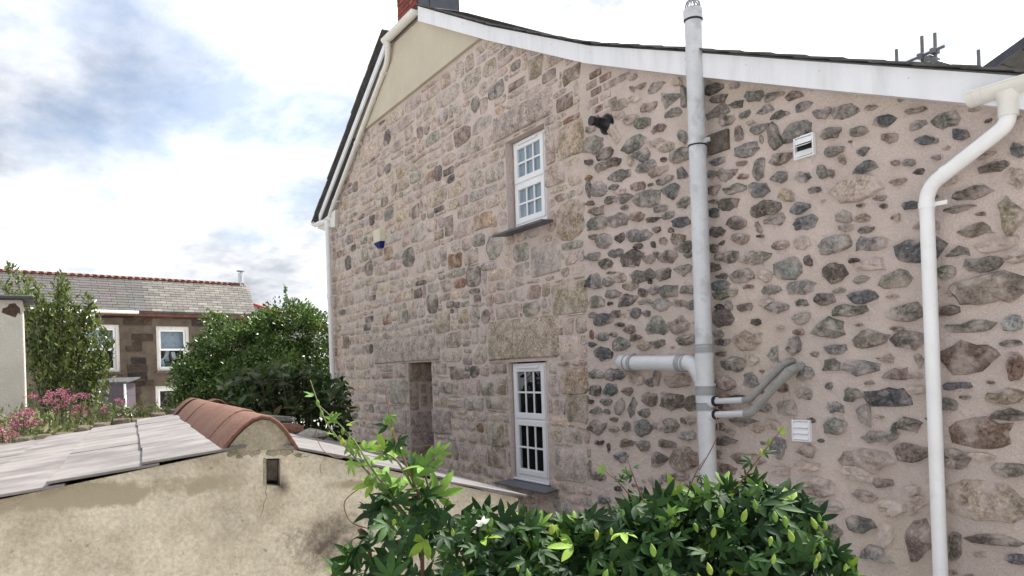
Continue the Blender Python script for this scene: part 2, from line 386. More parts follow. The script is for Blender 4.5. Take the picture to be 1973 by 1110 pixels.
# ---- gable wall with openings
outline = [(-12.36, -0.1), (0.7, -0.1), (0.7, 3.30), (-1.70, 3.30), (-2.02, 3.42), (-2.99, 3.84), (-4.05, 4.30), (-5.2, 4.78), (-6.9, 5.65), (-8.45, 6.48), (-9.45, 6.48), (-12.30, 4.66)]
OPEN = {'up': (-6.63, -5.92, 3.40, 4.365), 'low': (-6.72, -6.00, 0.83, 2.075), 'niche': (-9.25, -8.53, 0.45, 2.135)}
import bmesh
def wall_mesh():
    bm = bmesh.new()
    def loop(pts):
        vs = [bm.verts.new((x, WY, z)) for x, z in pts]
        return [bm.edges.new((vs[i], vs[(i + 1) % len(vs)])) for i in range(len(vs))]
    ed = loop(outline)
    for x0, x1, z0, z1 in OPEN.values():
        ed += loop([(x0, z0), (x1, z0), (x1, z1), (x0, z1)])
    bmesh.ops.triangle_fill(bm, use_beauty=True, use_dissolve=False, edges=ed, normal=(0, -1, 0))
    # reveals
    for k, (x0, x1, z0, z1) in OPEN.items():
        dpt = {'up': 0.20, 'low': 0.20, 'niche': 0.42}[k]
        c = [(x0, z0), (x1, z0), (x1, z1), (x0, z1)]
        f = [bm.verts.new((x, WY, z)) for x, z in c]; r = [bm.verts.new((x, WY + dpt, z)) for x, z in c]
        for i in range(4):
            bm.faces.new((f[i], f[(i + 1) % 4], r[(i + 1) % 4], r[i]))
        if k == 'niche': bm.faces.new(r)
    # left return of the wall and the far side
    for x, zt in ((-12.36, 4.60), (0.7, 3.3)):
        q = [bm.verts.new(p) for p in ((x, WY, -0.1), (x, 11.0, -0.1), (x, 11.0, zt), (x, WY, zt))]; bm.faces.new(q)
    bmesh.ops.recalc_face_normals(bm, faces=bm.faces)
    me = bpy.data.meshes.new('wall'); bm.to_mesh(me); bm.free(); return me
wall = finish('wall', wall_mesh(), 'mortar', house)
for f in wall.data.polygons:
    if f.normal.y > 0.5: pass

# ---- stones
PAL = {'g': (0.205, 0.195, 0.178), 'd': (0.130, 0.110, 0.096), 'b': (0.138, 0.138, 0.142), 'v': (0.095, 0.096, 0.106), 'n': (0.195, 0.183, 0.153),
       'r': (0.225, 0.175, 0.147), 't': (0.37, 0.302, 0.25), 'w': (0.29, 0.285, 0.27), 'y': (0.385, 0.30, 0.215), 'o': (0.27, 0.165, 0.105),
       'm': (0.32, 0.26, 0.195), 'e': (0.185, 0.128, 0.098), 'l': (0.40, 0.342, 0.285), 'L': (0.41, 0.345, 0.275), 's': (0.36, 0.31, 0.275)}
RUBBLE = """-4.81 4.19 24 9 -7 n, -4.64 4.18 20 6 -5 t, -4.38 4.19 20 9 2 g, -4.24 4.05 22 11 -7 g, -4.47 4.06 20 9 -8 r, -4.64 4.36 12 5 -11 t, 
-4.54 4.25 11 4 -6 r, -4.64 4.26 6 3 -62 g, -4.14 4.15 12 6 -15 t, -4.07 4.01 17 6 -88 g, -4.82 4.1 15 7 -8 t, -4.69 4.02 19 8 -6 t, 
-4.53 3.95 22 9 -5 n, -4.36 3.86 18 7 -3 r, -4.2 3.93 18 7 -6 g, -5.2 4.1 17 7 -7 g, -5.17 3.95 29 16 -12 g, -4.9 3.97 22 10 -52 t, 
-4.65 3.81 31 13 0 g, -5.03 3.83 21 10 -1 d, -4.54 3.7 18 10 -12 b, -4.39 3.75 18 8 -8 t, -4.29 3.69 19 9 -4 t, -4.11 3.73 15 8 -53 g, 
-4.13 3.59 23 10 -6 g, -5.24 3.81 11 5 -8 d, -5.07 3.73 21 8 -4 g, -4.9 3.73 19 7 -5 d, -4.51 3.6 25 9 -3 g, -4.31 3.6 7 4 -9 d, -4.69 3.69 10 6 -79 t, 
-4.85 3.6 31 10 -4 g, -4.38 3.52 25 7 -2 r, -4.13 3.45 13 8 -15 g, -4.31 3.44 18 6 -3 g, -5.26 3.68 10 5 -8 o, -3.79 3.98 18 7 -6 d, 
-3.59 3.94 11 5 -7 r, -3.73 3.89 16 7 -6 d, -3.75 3.8 22 9 -2 g, -3.57 3.8 12 6 -11 d, -3.43 3.81 16 8 -11 g, -3.27 3.76 14 5 -5 g, 
-3.11 3.71 12 5 -13 r, -3.34 3.69 16 6 -2 g, -3.51 3.71 10 5 2 g, -3.67 3.72 16 8 -10 d, -3.22 3.62 16 6 -3 g, -3.05 3.62 14 6 -4 b, 
-3.39 3.58 16 6 -3 g, -3.46 3.64 7 3 -10 t, -3.56 3.59 11 6 -78 d, -3.27 3.49 19 10 -72 n, -3.09 3.47 23 11 -1 b, -3.38 3.5 6 3 -80 g, 
-3.5 3.46 25 11 -1 g, -3.22 3.33 17 8 0 d, -3.55 3.38 10 4 -3 r, -3.77 3.45 15 6 0 b, -3.7 3.34 17 10 -10 d, -3.83 3.37 9 6 -13 g, 
-3.41 3.31 15 10 86 g, -3.55 3.29 10 4 -6 r, -3.24 3.21 13 8 -6 g, -3.06 3.17 13 8 -16 b, -2.91 3.53 12 7 -13 g, -2.77 3.5 20 9 -6 n, 
-2.59 3.47 8 3 -10 n, -2.51 3.37 15 7 -5 b, -2.32 3.37 12 3 -6 n, -2.32 3.29 11 6 4 g, -2.16 3.27 17 9 -11 n, -2.86 3.4 16 8 -8 g, 
-2.67 3.35 11 6 -5 n, -2.48 3.26 10 6 -18 r, -2.27 3.19 13 5 -16 b, -2.09 3.17 9 6 -18 b, -2.84 3.28 13 6 -2 g, -2.65 3.23 8 5 -8 g, 
-2.78 3.21 7 3 -65 r, -2.63 3.13 15 8 0 b, -2.45 3.11 5 3 -18 r, -2.37 3.09 7 4 -19 g, -2.22 3.08 5 3 -10 g, -2.92 3.17 11 6 -68 g, 
-2.86 3.15 6 4 -54 g, -1.93 2.96 16 6 -1 d, -1.97 3.03 9 3 4 r, -2.16 2.94 9 5 0 r, -1.82 3.02 9 6 -61 b, -1.83 2.88 13 8 -73 t, 
-5.11 3.54 22 13 -10 w, -5.25 3.57 16 7 -88 g, -4.92 3.52 14 6 -4 g, -4.63 3.46 19 8 -7 r, -4.83 3.46 13 5 -5 t, -4.47 3.44 7 3 -4 d, 
-4.25 3.34 18 11 -13 b, -4.97 3.42 17 7 -5 d, -4.78 3.4 16 7 -4 b, -4.52 3.34 35 12 -2 g, -4.11 3.22 18 8 -2 g, -5.15 3.37 22 9 -2 r, 
-5.24 3.45 10 4 -5 r, -4.78 3.32 9 4 -6 g, -4.88 3.23 31 15 -6 g, -5.16 3.25 29 11 -4 g, -4.65 3.22 17 7 -7 r, -4.46 3.16 17 4 -3 d, 
-4.37 3.23 17 6 -2 g, -4.28 3.16 15 6 -1 g, -4.14 3.08 18 7 -4 v, -4.62 3.06 32 12 -5 g, -4.42 3.07 9 5 -8 d, -4.26 3.04 6 4 -8 r, 
-4.19 2.96 16 9 -15 r, -4.35 2.97 10 6 -15 r, -4.46 2.96 7 4 -52 d, -5.08 3.09 23 12 -6 g, -4.87 3.08 15 8 -6 d, -4.63 2.97 10 4 -4 d, 
-5.22 3.15 9 4 -2 d, -4.12 2.89 18 9 -4 n, -4.08 2.82 10 4 -4 g, -4.73 2.89 29 15 -5 d, -4.93 2.96 19 8 -3 g, -4.51 2.85 14 7 -5 d, 
-4.3 2.84 23 11 -3 d, -5.07 2.89 21 9 -4 d, -5.22 2.97 22 8 -2 g, -4.43 2.88 5 4 -19 r, -4.6 2.73 32 10 -2 n, -4.36 2.71 19 10 -3 d, 
-4.15 2.72 20 9 -2 g, -5.22 2.75 20 14 -9 v, -4.88 2.75 17 9 -4 r, -5.03 2.73 16 8 -4 g, -4.99 2.8 12 2 -3 d, -4.75 2.66 19 8 -5 r, 
-4.46 2.6 15 7 -2 g, -4.3 2.57 20 10 -3 g, -4.6 2.59 9 7 -17 d, -4.09 2.56 17 7 -3 g, -4.97 2.62 20 8 -3 g, -4.8 2.55 24 10 -1 d, -5.2 2.57 24 11 -3 g, 
-4.59 2.51 18 5 -2 n, -4.4 2.47 22 10 -3 w, -4.2 2.47 16 6 0 r, -4.08 2.44 12 7 -3 g, -4.5 2.67 4 2 -89 d, -5.02 2.54 7 3 -3 d, -3.82 3.25 13 8 -11 d, 
-3.62 3.22 21 7 -3 g, -3.41 3.17 16 10 -16 b, -3.19 3.08 13 8 -15 y, -3.82 3.17 8 3 -5 d, -3.68 3.12 18 9 -5 d, -3.82 3.09 10 7 -16 b, 
-3.37 3.03 25 11 -4 d, -3.61 2.98 18 10 -7 d, -3.29 2.94 17 7 -3 b, -3.1 2.98 14 7 -2 b, -3.07 2.88 19 10 -1 b, -3.8 2.95 16 10 -9 d, 
-3.59 2.86 17 8 -4 r, -3.42 2.91 8 3 -69 r, -3.25 2.76 12 6 -3 r, -3.41 2.85 5 2 -5 d, -3.83 2.83 9 6 -18 d, -3.75 2.86 6 3 17 d, -3.7 2.75 21 7 -4 d, 
-3.46 2.71 26 10 -5 n, -3.2 2.6 22 14 -3 g, -3.09 2.76 14 9 -7 t, -3.83 2.69 11 7 -6 d, -3.76 2.62 11 4 -3 b, -3.58 2.6 23 10 -2 g, 
-3.39 2.58 12 8 -6 t, -3.79 2.55 17 8 -3 b, -3.53 2.52 10 3 -3 r, -3.34 2.48 16 7 -1 g, -3.12 2.47 23 10 0 g, -3.73 2.49 23 6 1 n, 
-3.56 2.38 14 6 -2 d, -3.79 2.4 9 4 -3 d, -3.7 2.4 7 5 -88 g, -3.38 2.4 11 5 2 t, -3.11 2.37 11 5 -2 g, -3.29 2.35 20 7 -2 g, -2.7 3.01 39 12 -2 t, 
-2.44 3.0 11 4 -2 r, -2.98 3.07 9 4 -1 d, -2.79 2.87 13 8 -13 n, -2.66 2.83 11 5 -4 r, -2.67 2.91 5 2 -6 r, -2.53 2.88 5 3 -8 d, -2.55 2.93 8 3 -2 r, 
-2.37 2.85 10 5 -5 b, -2.46 2.8 6 4 -3 t, -2.77 2.79 10 4 -5 w, -2.64 2.76 11 4 2 d, -2.85 2.7 24 10 -1 w, -2.63 2.68 19 9 0 b, -2.33 2.6 27 14 -6 b, 
-2.29 2.72 16 6 -5 d, -2.04 2.85 20 7 -3 d, -2.11 2.78 16 4 0 d, -2.0 2.73 5 2 -6 r, -1.86 2.7 18 11 -76 m, -2.03 2.65 18 8 -5 r, -2.12 2.55 13 6 4 g, 
-1.93 2.56 20 7 0 t, -2.01 2.47 21 8 1 g, -1.84 2.48 12 6 0 t, -2.19 2.45 11 8 -11 n, -1.96 2.34 37 16 -1 r, -2.62 2.55 19 7 0 t, -2.73 2.59 7 3 -1 r, 
-2.48 2.44 25 10 -1 n, -2.86 2.53 18 12 -7 d, -3.04 2.63 8 5 -73 d, -2.69 2.47 11 5 0 g, -2.83 2.42 9 3 1 n, -2.68 2.37 22 8 -3 b, 
-2.94 2.38 17 8 -2 d, -2.5 2.35 8 2 0 t, -2.17 2.33 5 3 -7 t, -5.26 2.46 13 6 -2 d, -5.13 2.41 27 12 -1 v, -4.95 2.44 15 7 -2 d, -4.8 2.43 11 7 -3 t, 
-4.69 2.43 14 8 -2 b, -4.56 2.42 8 6 -9 g, -4.9 2.35 13 4 -2 d, -4.46 2.3 27 14 -2 g, -4.2 2.3 24 13 -2 r, -4.77 2.3 13 9 -11 r, -4.7 2.23 13 5 1 d, 
-4.9 2.18 22 11 0 g, -4.62 2.16 17 8 0 m, -4.45 2.17 16 7 0 d, -4.14 2.18 22 8 0 n, -5.14 2.11 23 15 0 v, -5.29 2.29 9 6 87 o, -5.14 2.26 18 8 -1 g, 
-4.98 2.27 10 5 -1 g, -5.28 2.2 11 5 -1 b, -4.99 1.93 27 12 -2 b, -5.25 1.93 24 9 0 g, -4.78 1.93 19 8 0 t, -4.71 1.88 18 9 1 t, -4.55 1.86 9 7 5 g, 
-4.47 1.9 14 9 80 n, -4.24 1.87 32 10 1 t, -5.25 1.79 15 10 4 d, -5.06 1.79 18 12 10 b, -4.83 1.79 16 7 0 r, -4.56 1.72 18 12 4 r, -4.39 1.77 9 3 1 t, 
-4.31 1.7 26 14 2 d, -4.12 1.7 17 12 15 d, -4.93 1.65 16 12 53 g, -5.11 1.69 16 6 1 g, -4.78 1.65 17 9 65 g, -5.33 1.69 7 4 2 d, -5.25 1.61 15 6 1 g, 
-5.11 1.61 9 5 2 g, -4.63 1.61 19 9 2 g, -5.25 1.47 26 12 2 d, -5.02 1.54 12 4 1 g, -4.86 1.49 10 8 17 g, -5.02 1.46 12 5 2 t, -4.66 1.48 24 13 3 g, 
-4.51 1.51 9 5 3 g, -4.34 1.52 23 12 3 g, -4.14 1.57 17 6 1 r, -3.77 2.32 21 13 -3 d, -3.48 2.27 10 5 -2 d, -3.11 2.27 14 8 4 g, -3.28 2.22 9 3 -2 t, 
-3.13 2.18 7 4 -2 r, -3.82 2.21 11 5 -1 n, -3.78 2.15 15 6 2 v, -3.56 2.15 24 13 0 r, -3.17 2.09 12 9 54 b, -3.34 2.04 13 10 84 w, -3.54 2.01 15 7 0 t, 
-3.7 1.99 23 10 -4 n, -3.79 2.06 10 4 -1 d, -3.54 1.87 15 11 -5 g, -3.1 1.91 13 10 16 g, -3.77 1.85 18 9 1 r, -3.28 1.82 11 7 3 d, -3.11 1.78 13 8 2 r, 
-3.66 1.75 16 4 0 d, -3.76 1.69 15 7 1 r, -3.42 1.68 11 6 2 b, -3.24 1.68 16 10 4 n, -3.64 1.58 24 7 1 d, -3.36 1.57 14 6 2 t, -3.83 1.53 12 6 2 r, 
-3.49 1.53 12 6 3 t, -3.73 1.5 10 4 2 r, -2.77 2.29 22 8 0 n, -2.91 2.19 24 12 -2 n, -2.64 2.11 23 10 1 n, -2.87 2.06 16 6 -4 b, -2.41 2.25 23 11 -2 n, 
-2.19 2.24 12 6 -1 d, -2.41 2.09 20 11 0 d, -2.47 2.16 9 3 -2 r, -2.71 2.2 5 2 -2 r, -2.09 2.15 27 6 0 n, -1.87 2.15 11 8 -4 w, -1.88 2.05 11 4 -1 d, 
-2.1 1.98 33 19 -1 e, -1.86 1.93 15 9 88 e, -2.9 1.96 11 8 5 n, -2.71 1.94 25 9 0 b, -2.54 1.99 11 5 1 r, -2.48 1.9 15 7 2 r, -2.35 1.97 9 5 88 r, 
-2.37 1.89 7 3 0 t, -2.66 1.85 7 3 2 r, -2.55 1.77 30 12 1 v, -2.37 1.81 10 6 1 t, -2.15 1.83 15 4 3 b, -1.91 1.78 21 8 2 m, -2.2 1.73 12 7 -3 n, 
-1.9 1.69 17 6 3 d, -2.77 1.78 11 9 15 n, -2.89 1.7 14 8 2 w, -2.69 1.66 13 8 -85 g, -2.6 1.65 6 2 -1 t, -2.92 1.83 5 4 75 g, -2.89 1.58 16 11 6 g, 
-2.42 1.61 13 8 -4 n, -2.51 1.59 8 5 61 g, -2.11 1.77 6 2 1 r, -1.98 1.85 4 2 0 r, -2.04 1.59 35 16 2 e, -2.61 1.53 21 9 4 g, -3.1 1.41 13 7 5 r, 
-2.7 1.39 35 15 -1 r, -2.41 1.45 21 12 4 r, -2.17 1.44 17 11 -3 d, -2.03 1.46 14 4 0 t, -3.1 1.31 19 7 3 t, -3.04 1.19 29 13 4 r, -2.74 1.3 22 9 -3 t, 
-2.6 1.26 16 6 7 r, -1.91 1.4 18 8 5 n, -2.03 1.23 44 23 4 m, -2.72 1.17 17 8 -1 r, -2.96 1.07 24 7 1 g, -2.75 0.99 19 11 12 b, -2.95 0.91 17 10 8 n, 
-2.54 1.12 15 10 13 t, -2.39 1.16 13 8 56 t, -2.39 0.95 28 16 72 r, -2.58 0.95 17 10 71 t, -2.0 1.03 28 6 5 d, -2.91 0.77 22 7 2 d, 
-2.66 0.83 19 9 3 g, -2.19 0.96 18 7 84 r, -2.41 1.24 8 6 17 t, -2.06 0.94 7 3 6 t, -1.88 0.95 11 5 6 b, -5.23 1.33 15 5 4 d, -4.86 1.35 16 7 3 r, 
-4.66 1.34 17 9 4 n, -4.38 1.37 20 7 3 d, -5.1 1.29 9 4 84 d, -4.95 1.22 20 10 3 b, -4.48 1.24 20 11 6 d, -4.16 1.45 21 8 3 w, -4.19 1.27 33 18 5 r, 
-3.79 1.43 21 7 3 d, -3.59 1.32 37 9 2 r, -3.32 1.42 15 11 65 w, -3.79 1.23 22 8 3 r, -5.26 1.03 20 9 3 g, -4.39 1.1 13 7 6 g, -4.24 1.13 16 7 4 r, 
-3.31 1.27 17 6 3 t, -5.19 0.83 17 9 7 g, -5.0 0.95 12 5 3 b, -4.53 1.07 18 8 3 r, -3.86 1.33 11 7 5 r"""
BLOCKS = """-6.32 4.54 109 26 l, -6.46 2.31 133 42 L, -9.35 2.31 215 32 l, -5.83 4.08 15 27 t, -5.5 4.08 37 31 y, -5.77 3.82 32 20 t, -5.55 3.36 43 37 y, 
-5.98 3.05 52 31 s, -5.62 2.65 56 29 m, -6.24 2.6 32 15 n, -6.7 2.61 47 14 t, -7.14 3.65 40 18 y, -7.58 3.64 34 19 t, -6.91 3.32 36 25 n, 
-7.82 3.3 36 19 o, -7.43 3.29 33 16 t, -7.39 3.06 33 23 d, -7.32 2.81 17 8 d, -7.97 2.8 20 8 d, -7.79 2.78 12 7 d, -7.14 2.59 19 15 d, 
-7.66 2.64 24 16 y, -7.39 2.62 24 17 n, -8.45 2.85 32 24 d, -8.19 2.61 41 25 m, -9.87 2.77 28 15 o, -10.55 2.82 35 10 d, -10.64 2.7 27 10 d, 
-10.4 3.12 24 8 d, -11.58 2.52 31 21 r, -8.86 3.02 25 13 r, -9.34 2.76 34 18 n, -9.1 3.52 39 25 d, -9.76 3.68 31 19 o, -10.51 3.56 32 21 d, 
-8.84 4.08 23 17 r, -9.72 4.21 36 16 g, -8.21 3.67 25 11 y, -7.94 3.72 22 24 r, -8.18 3.98 28 6 d, -11.26 4.12 34 16 d, -10.67 4.0 29 11 g, 
-10.23 3.75 51 13 t, -10.32 4.25 20 15 d, -8.41 4.42 26 16 o, -9.27 4.7 28 17 y, -8.17 4.42 19 19 d, -7.9 4.37 26 8 d, -9.68 4.84 20 13 d, 
-10.94 4.87 22 14 d, -8.97 5.13 24 16 m, -9.83 4.41 24 11 d, -6.77 4.96 33 16 g, -6.37 4.89 33 8 r, -7.23 4.95 19 19 n, -5.81 4.78 23 10 r, 
-6.03 4.94 25 21 m, -5.58 4.45 26 14 r, -5.46 4.67 28 14 r, -6.37 5.08 17 9 g, -5.58 1.88 43 24 m, -5.54 1.62 35 26 m, -5.69 1.09 52 33 s, 
-6.97 1.64 49 13 t, -7.16 1.79 29 15 n, -6.9 2.01 32 10 m, -7.46 1.63 42 15 s, -6.87 1.82 23 18 m, -7.94 1.63 39 11 t, -7.86 1.97 35 13 r, 
-7.01 1.05 39 22 m, -6.99 1.3 31 26 m, -9.58 1.75 53 34 l, -9.42 2.03 27 17 l, -9.6 1.34 53 32 l, -8.29 1.4 48 32 l, -8.29 2.04 34 13 t, 
-8.15 1.81 36 14 n"""

stones = []          # (outline points, colour, smear, proud, rough)
def jit(c, a=0.16):
    k = 1 + random.uniform(-a, a); return tuple(max(0.01, v * k * (1 + random.uniform(-0.05, 0.05))) for v in c)

def chip(pts):
    out = []
    for i in range(len(pts)):
        p, q = pts[i], pts[(i + 1) % len(pts)]; l = math.dist(p, q); k = random.gauss(0, 0.07) * l; t = random.uniform(0.35, 0.65)
        nx_, nz_ = (q[1] - p[1]) / max(l, 1e-6), -(q[0] - p[0]) / max(l, 1e-6)
        out += [p, (p[0] + (q[0] - p[0]) * t + nx_ * k, p[1] + (q[1] - p[1]) * t + nz_ * k)]
    return out
# right part: rubble set wide apart in pale lime, traced one by one
for row in RUBBLE.replace('\n', ' ').split(','):
    x, z, w, h, an, c = row.split()
    x, z, w, h, an = float(x), float(z), float(w) / 200, float(h) / 200, rad(float(an))
    if x > 0.6: continue
    n = random.choice((6, 7, 7, 8, 9)); ph = random.uniform(0, 6.28); pts = []
    ex = random.uniform(2.0, 3.4)
    tri = random.random() < 0.28 and w < 0.14; ta = random.uniform(0, 6.28)
    for i in range(n):
        a = ph + 2 * math.pi * (i + random.uniform(-0.28, 0.28)) / n
        ca, sa = math.cos(a), math.sin(a)
        rr = (abs(ca) ** ex + abs(sa) ** ex) ** (-1 / ex) * random.uniform(0.82, 1.14)
        if tri: rr *= 1 + 0.22 * math.cos(3 * (a - ta))
        u, v = ca * rr * w * 1.08, sa * rr * h * 1.08
        pts.append((x + u * math.cos(an) - v * math.sin(an), z + u * math.sin(an) + v * math.cos(an)))
    pts = chip(pts)
    smear = {'t': 0.42, 'r': 0.16, 'm': 0.10, 'e': 0.04}.get(c, 0.06)
    if z < 1.45 and x > -3.3: smear += 0.14
    stones.append((pts, jit(PAL[c]), smear + random.uniform(-0.05, 0.08), random.uniform(0.012, 0.036), 1.0))
# small spalls between them
cen = [(sum(p[0] for p in s[0]) / len(s[0]), sum(p[1] for p in s[0]) / len(s[0]), max(math.dist(s[0][0], p) for p in s[0]) * 0.55) for s in stones]
for _ in range(1800):
    x = random.uniform(-5.25, -1.2); z = random.uniform(0.6, 3.2 + (-1.6 - x) * 0.42 if x < -1.6 else 3.2)
    if z > 4.3 and x < -4.7: continue
    r = random.uniform(0.016, 0.036)
    if any((x - q[0]) ** 2 + (z - q[1]) ** 2 < (q[2] + r + 0.012) ** 2 for q in cen): continue
    if x > -3.4 and random.random() < 0.4: continue
    cen.append((x, z, r)); n = 6; ph = random.random() * 6
    pts = [(x + math.cos(ph + i * 1.047) * r * 1.35 * random.uniform(0.7, 1.2), z + math.sin(ph + i * 1.047) * r * 0.72 * random.uniform(0.7, 1.2)) for i in range(n)]
    stones.append((pts, jit(PAL[random.choice('gdrtd')]), random.uniform(0.05, 0.4), 0.006, 1.0))

# brick patch under the bargeboard
bricks = []
for rrow in range(7):
    z = 4.635 - rrow * 0.078
    for k in range(3):
        x0 = -5.235 + k * 0.175 + (0.06 if rrow % 2 else 0.0) - 0.01
        if k == 2 and rrow > 3: continue
        x1 = x0 + 0.155
        if z + 0.04 > 4.70 - (x1 + 5.2) * 0.42 - 0.03: continue
        bricks.append((x0, x1, z - 0.030, z + 0.030))

# left part: larger dressed blocks traced, coursed rubble packed between them
rects = []
for row in BLOCKS.replace('\n', ' ').split(','):
    x, z, w, h, c = row.split(); x, z, w, h = float(x), float(z), float(w) / 200, float(h) / 200
    rects.append((x - w, x + w, z - h, z + h))
    pts = []; e = min(w, h)
    jj = min(0.012, 0.05 * e) if c in 'lL' else min(0.02, 0.14 * e)
    rc = 0.14 * e if c in 'lL' else (random.uniform(0.12, 0.35) * e if c in 'tsmyro' else random.uniform(0.3, 0.7) * e)
    base = [(-w + rc, -h), (0, -h), (w - rc, -h), (w, -h + rc), (w, 0), (w, h - rc), (w - rc, h), (0, h), (-w + rc, h), (-w, h - rc), (-w, 0), (-w, -h + rc)]
    for u, v in base:
        pts.append((x + u + random.uniform(-jj, jj), z + v + random.uniform(-jj, jj)))
    sm = {'l': 0.10, 'L': 0.0, 'm': 0.22, 't': 0.38, 's': 0.42, 'y': 0.18, 'd': 0.05, 'n': 0.16, 'o': 0.12}.get(c, 0.2)
    stones.append((pts, tuple(v * (1.35 if c in 'dn' else 1.0) for v in jit(PAL[c], 0.1)), sm + (0.1 if c in 'dn' else 0.04), random.uniform(0.006, 0.016) + (0.01 if c in 'lL' else 0), 0.7))
holes = list(OPEN.values())
def inside_left(x, z):
    if not (-12.36 < x < -5.34 and 0.55 < z): return False
    top = 5.50
    if x < -10.55: top = min(top, 4.66 + (x + 12.3) * 0.60 - 0.05)
    if x > -7.0: top = min(top, 5.60 - (x + 6.9) * 0.512 - 0.02)
    return z < top
def near_rect(x, z, r, m):
    return r[0] - m < x < r[1] + m and r[2] - m < z < r[3] + m
def clip(poly, nx, nz, c):
    """keep the side nx*x + nz*z <= c"""
    out = []
    for i in range(len(poly)):
        p, q = poly[i], poly[(i + 1) % len(poly)]
        dp, dq = nx * p[0] + nz * p[1] - c, nx * q[0] + nz * q[1] - c
        if dp <= 0: out.append(p)
        if (dp < 0 < dq) or (dq < 0 < dp):
            t = dp / (dp - dq); out.append((p[0] + (q[0] - p[0]) * t, p[1] + (q[1] - p[1]) * t))
    return out
def area(poly):
    return 0.5 * abs(sum(poly[q][0] * poly[(q + 1) % len(poly)][1] - poly[(q + 1) % len(poly)][0] * poly[q][1] for q in range(len(poly)))) if len(poly) > 2 else 0.0
# uneven courses: wavy bed joints, perpends that lean, some stones split into two
levels = [0.50]
while levels[-1] < 5.6: levels.append(levels[-1] + random.choice((0.10, 0.12, 0.14, 0.165, 0.19, 0.22, 0.25)))
def bed(k, x):
    return levels[k] + 0.045 * mnoise.noise(Vector((x * 0.55, k * 3.7, 0.0))) + 0.022 * mnoise.noise(Vector((x * 2.6, k * 9.1, 5.0)))
cells = []
for k in range(len(levels) - 1):
    h = levels[k + 1] - levels[k]; x = -12.36; lean = 0.0
    while x < -5.36:
        w = h * random.choice((0.75, 1.0, 1.2, 1.5, 1.9, 2.4)) * random.uniform(0.9, 1.15) + 0.05
        if x < -9.5: w *= 1.12
        x1 = min(x + w, -5.35); l1 = random.uniform(-0.028, 0.028)
        if -5.36 - x1 < 0.09: x1 = -5.35
        q = [(x + lean, bed(k, x)), (x1 + l1, bed(k, x1)), (x1 - l1, bed(k + 1, x1)), (x - lean, bed(k + 1, x))]
        if h > 0.14 and random.random() < 0.22:                       # two thin stones instead of one
            t = random.uniform(0.38, 0.62); a_ = (q[0][0] * (1 - t) + q[3][0] * t, q[0][1] * (1 - t) + q[3][1] * t); b_ = (q[1][0] * (1 - t) + q[2][0] * t, q[1][1] * (1 - t) + q[2][1] * t)
            cells += [[q[0], q[1], b_, a_], [a_, b_, q[2], q[3]]]
        elif w > 0.30 and random.random() < 0.25:                     # a snapped stone
            t = random.uniform(0.3, 0.7); a_ = (q[0][0] * (1 - t) + q[1][0] * t + 0.03, q[0][1] * (1 - t) + q[1][1] * t); b_ = (q[3][0] * (1 - t) + q[2][0] * t - 0.03, q[3][1] * (1 - t) + q[2][1] * t)
            cells += [[q[0], a_, b_, q[3]], [a_, q[1], q[2], b_]]
        else: cells.append(q)
        x, lean = x1, l1
for poly in cells:
    cxm = sum(p[0] for p in poly) / len(poly); czm = sum(p[1] for p in poly) / len(poly)
    # open the joints
    gx, gz = random.uniform(0.006, 0.013), random.uniform(0.006, 0.012)
    hw = max(abs(p[0] - cxm) for p in poly); hh = max(abs(p[1] - czm) for p in poly)
    poly = [(cxm + (p[0] - cxm) * (1 - gx / max(hw, 0.02)), czm + (p[1] - czm) * (1 - gz / max(hh, 0.02))) for p in poly]
    for r in rects + holes:
        if min(p[0] for p in poly) > r[1] + 0.014 or max(p[0] for p in poly) < r[0] - 0.014 or min(p[1] for p in poly) > r[3] + 0.014 or max(p[1] for p in poly) < r[2] - 0.014: continue
        m_ = 0.012
        poly = max((clip(poly, *c_) for c_ in ((1, 0, r[0] - m_), (-1, 0, -(r[1] + m_)), (0, 1, r[2] - m_), (0, -1, -(r[3] + m_)))), key=area)
        if len(poly) < 3: break
    if len(poly) < 3: continue
    for c_ in ((0, 1, 5.545), (0.512, 1, 5.60 - 6.9 * 0.512), (-0.60, 1, 4.62 + 12.3 * 0.60), (1, 0, -5.355)):
        poly = clip(poly, *c_)
        if len(poly) < 3: break
    if len(poly) < 3 or area(poly) < 0.0018: continue
    # knock the corners off
    pts = []
    for q in range(len(poly)):
        p0, p1, p2 = poly[q - 1], poly[q], poly[(q + 1) % len(poly)]
        k = random.uniform(0.08, 0.30)
        for o_ in (p0, p2):
            pts.append((p1[0] + (o_[0] - p1[0]) * k + random.uniform(-0.006, 0.006), p1[1] + (o_[1] - p1[1]) * k + random.uniform(-0.006, 0.006)))
    c = random.choices('tsrgmndyo', (30, 24, 15, 6, 14, 5, 2.6, 3, 1.0))[0]
    sm = {'d': 0.2, 'o': 0.2}.get(c, random.uniform(0.15, 0.5))
    lf = 1.0 if c in 'dyo' else (1.5 if c in 'rgnm' else 1.2)
    stones.append((pts, tuple(v * lf for v in jit(PAL[c], 0.2)), sm, random.uniform(0.003, 0.011), 0.6))

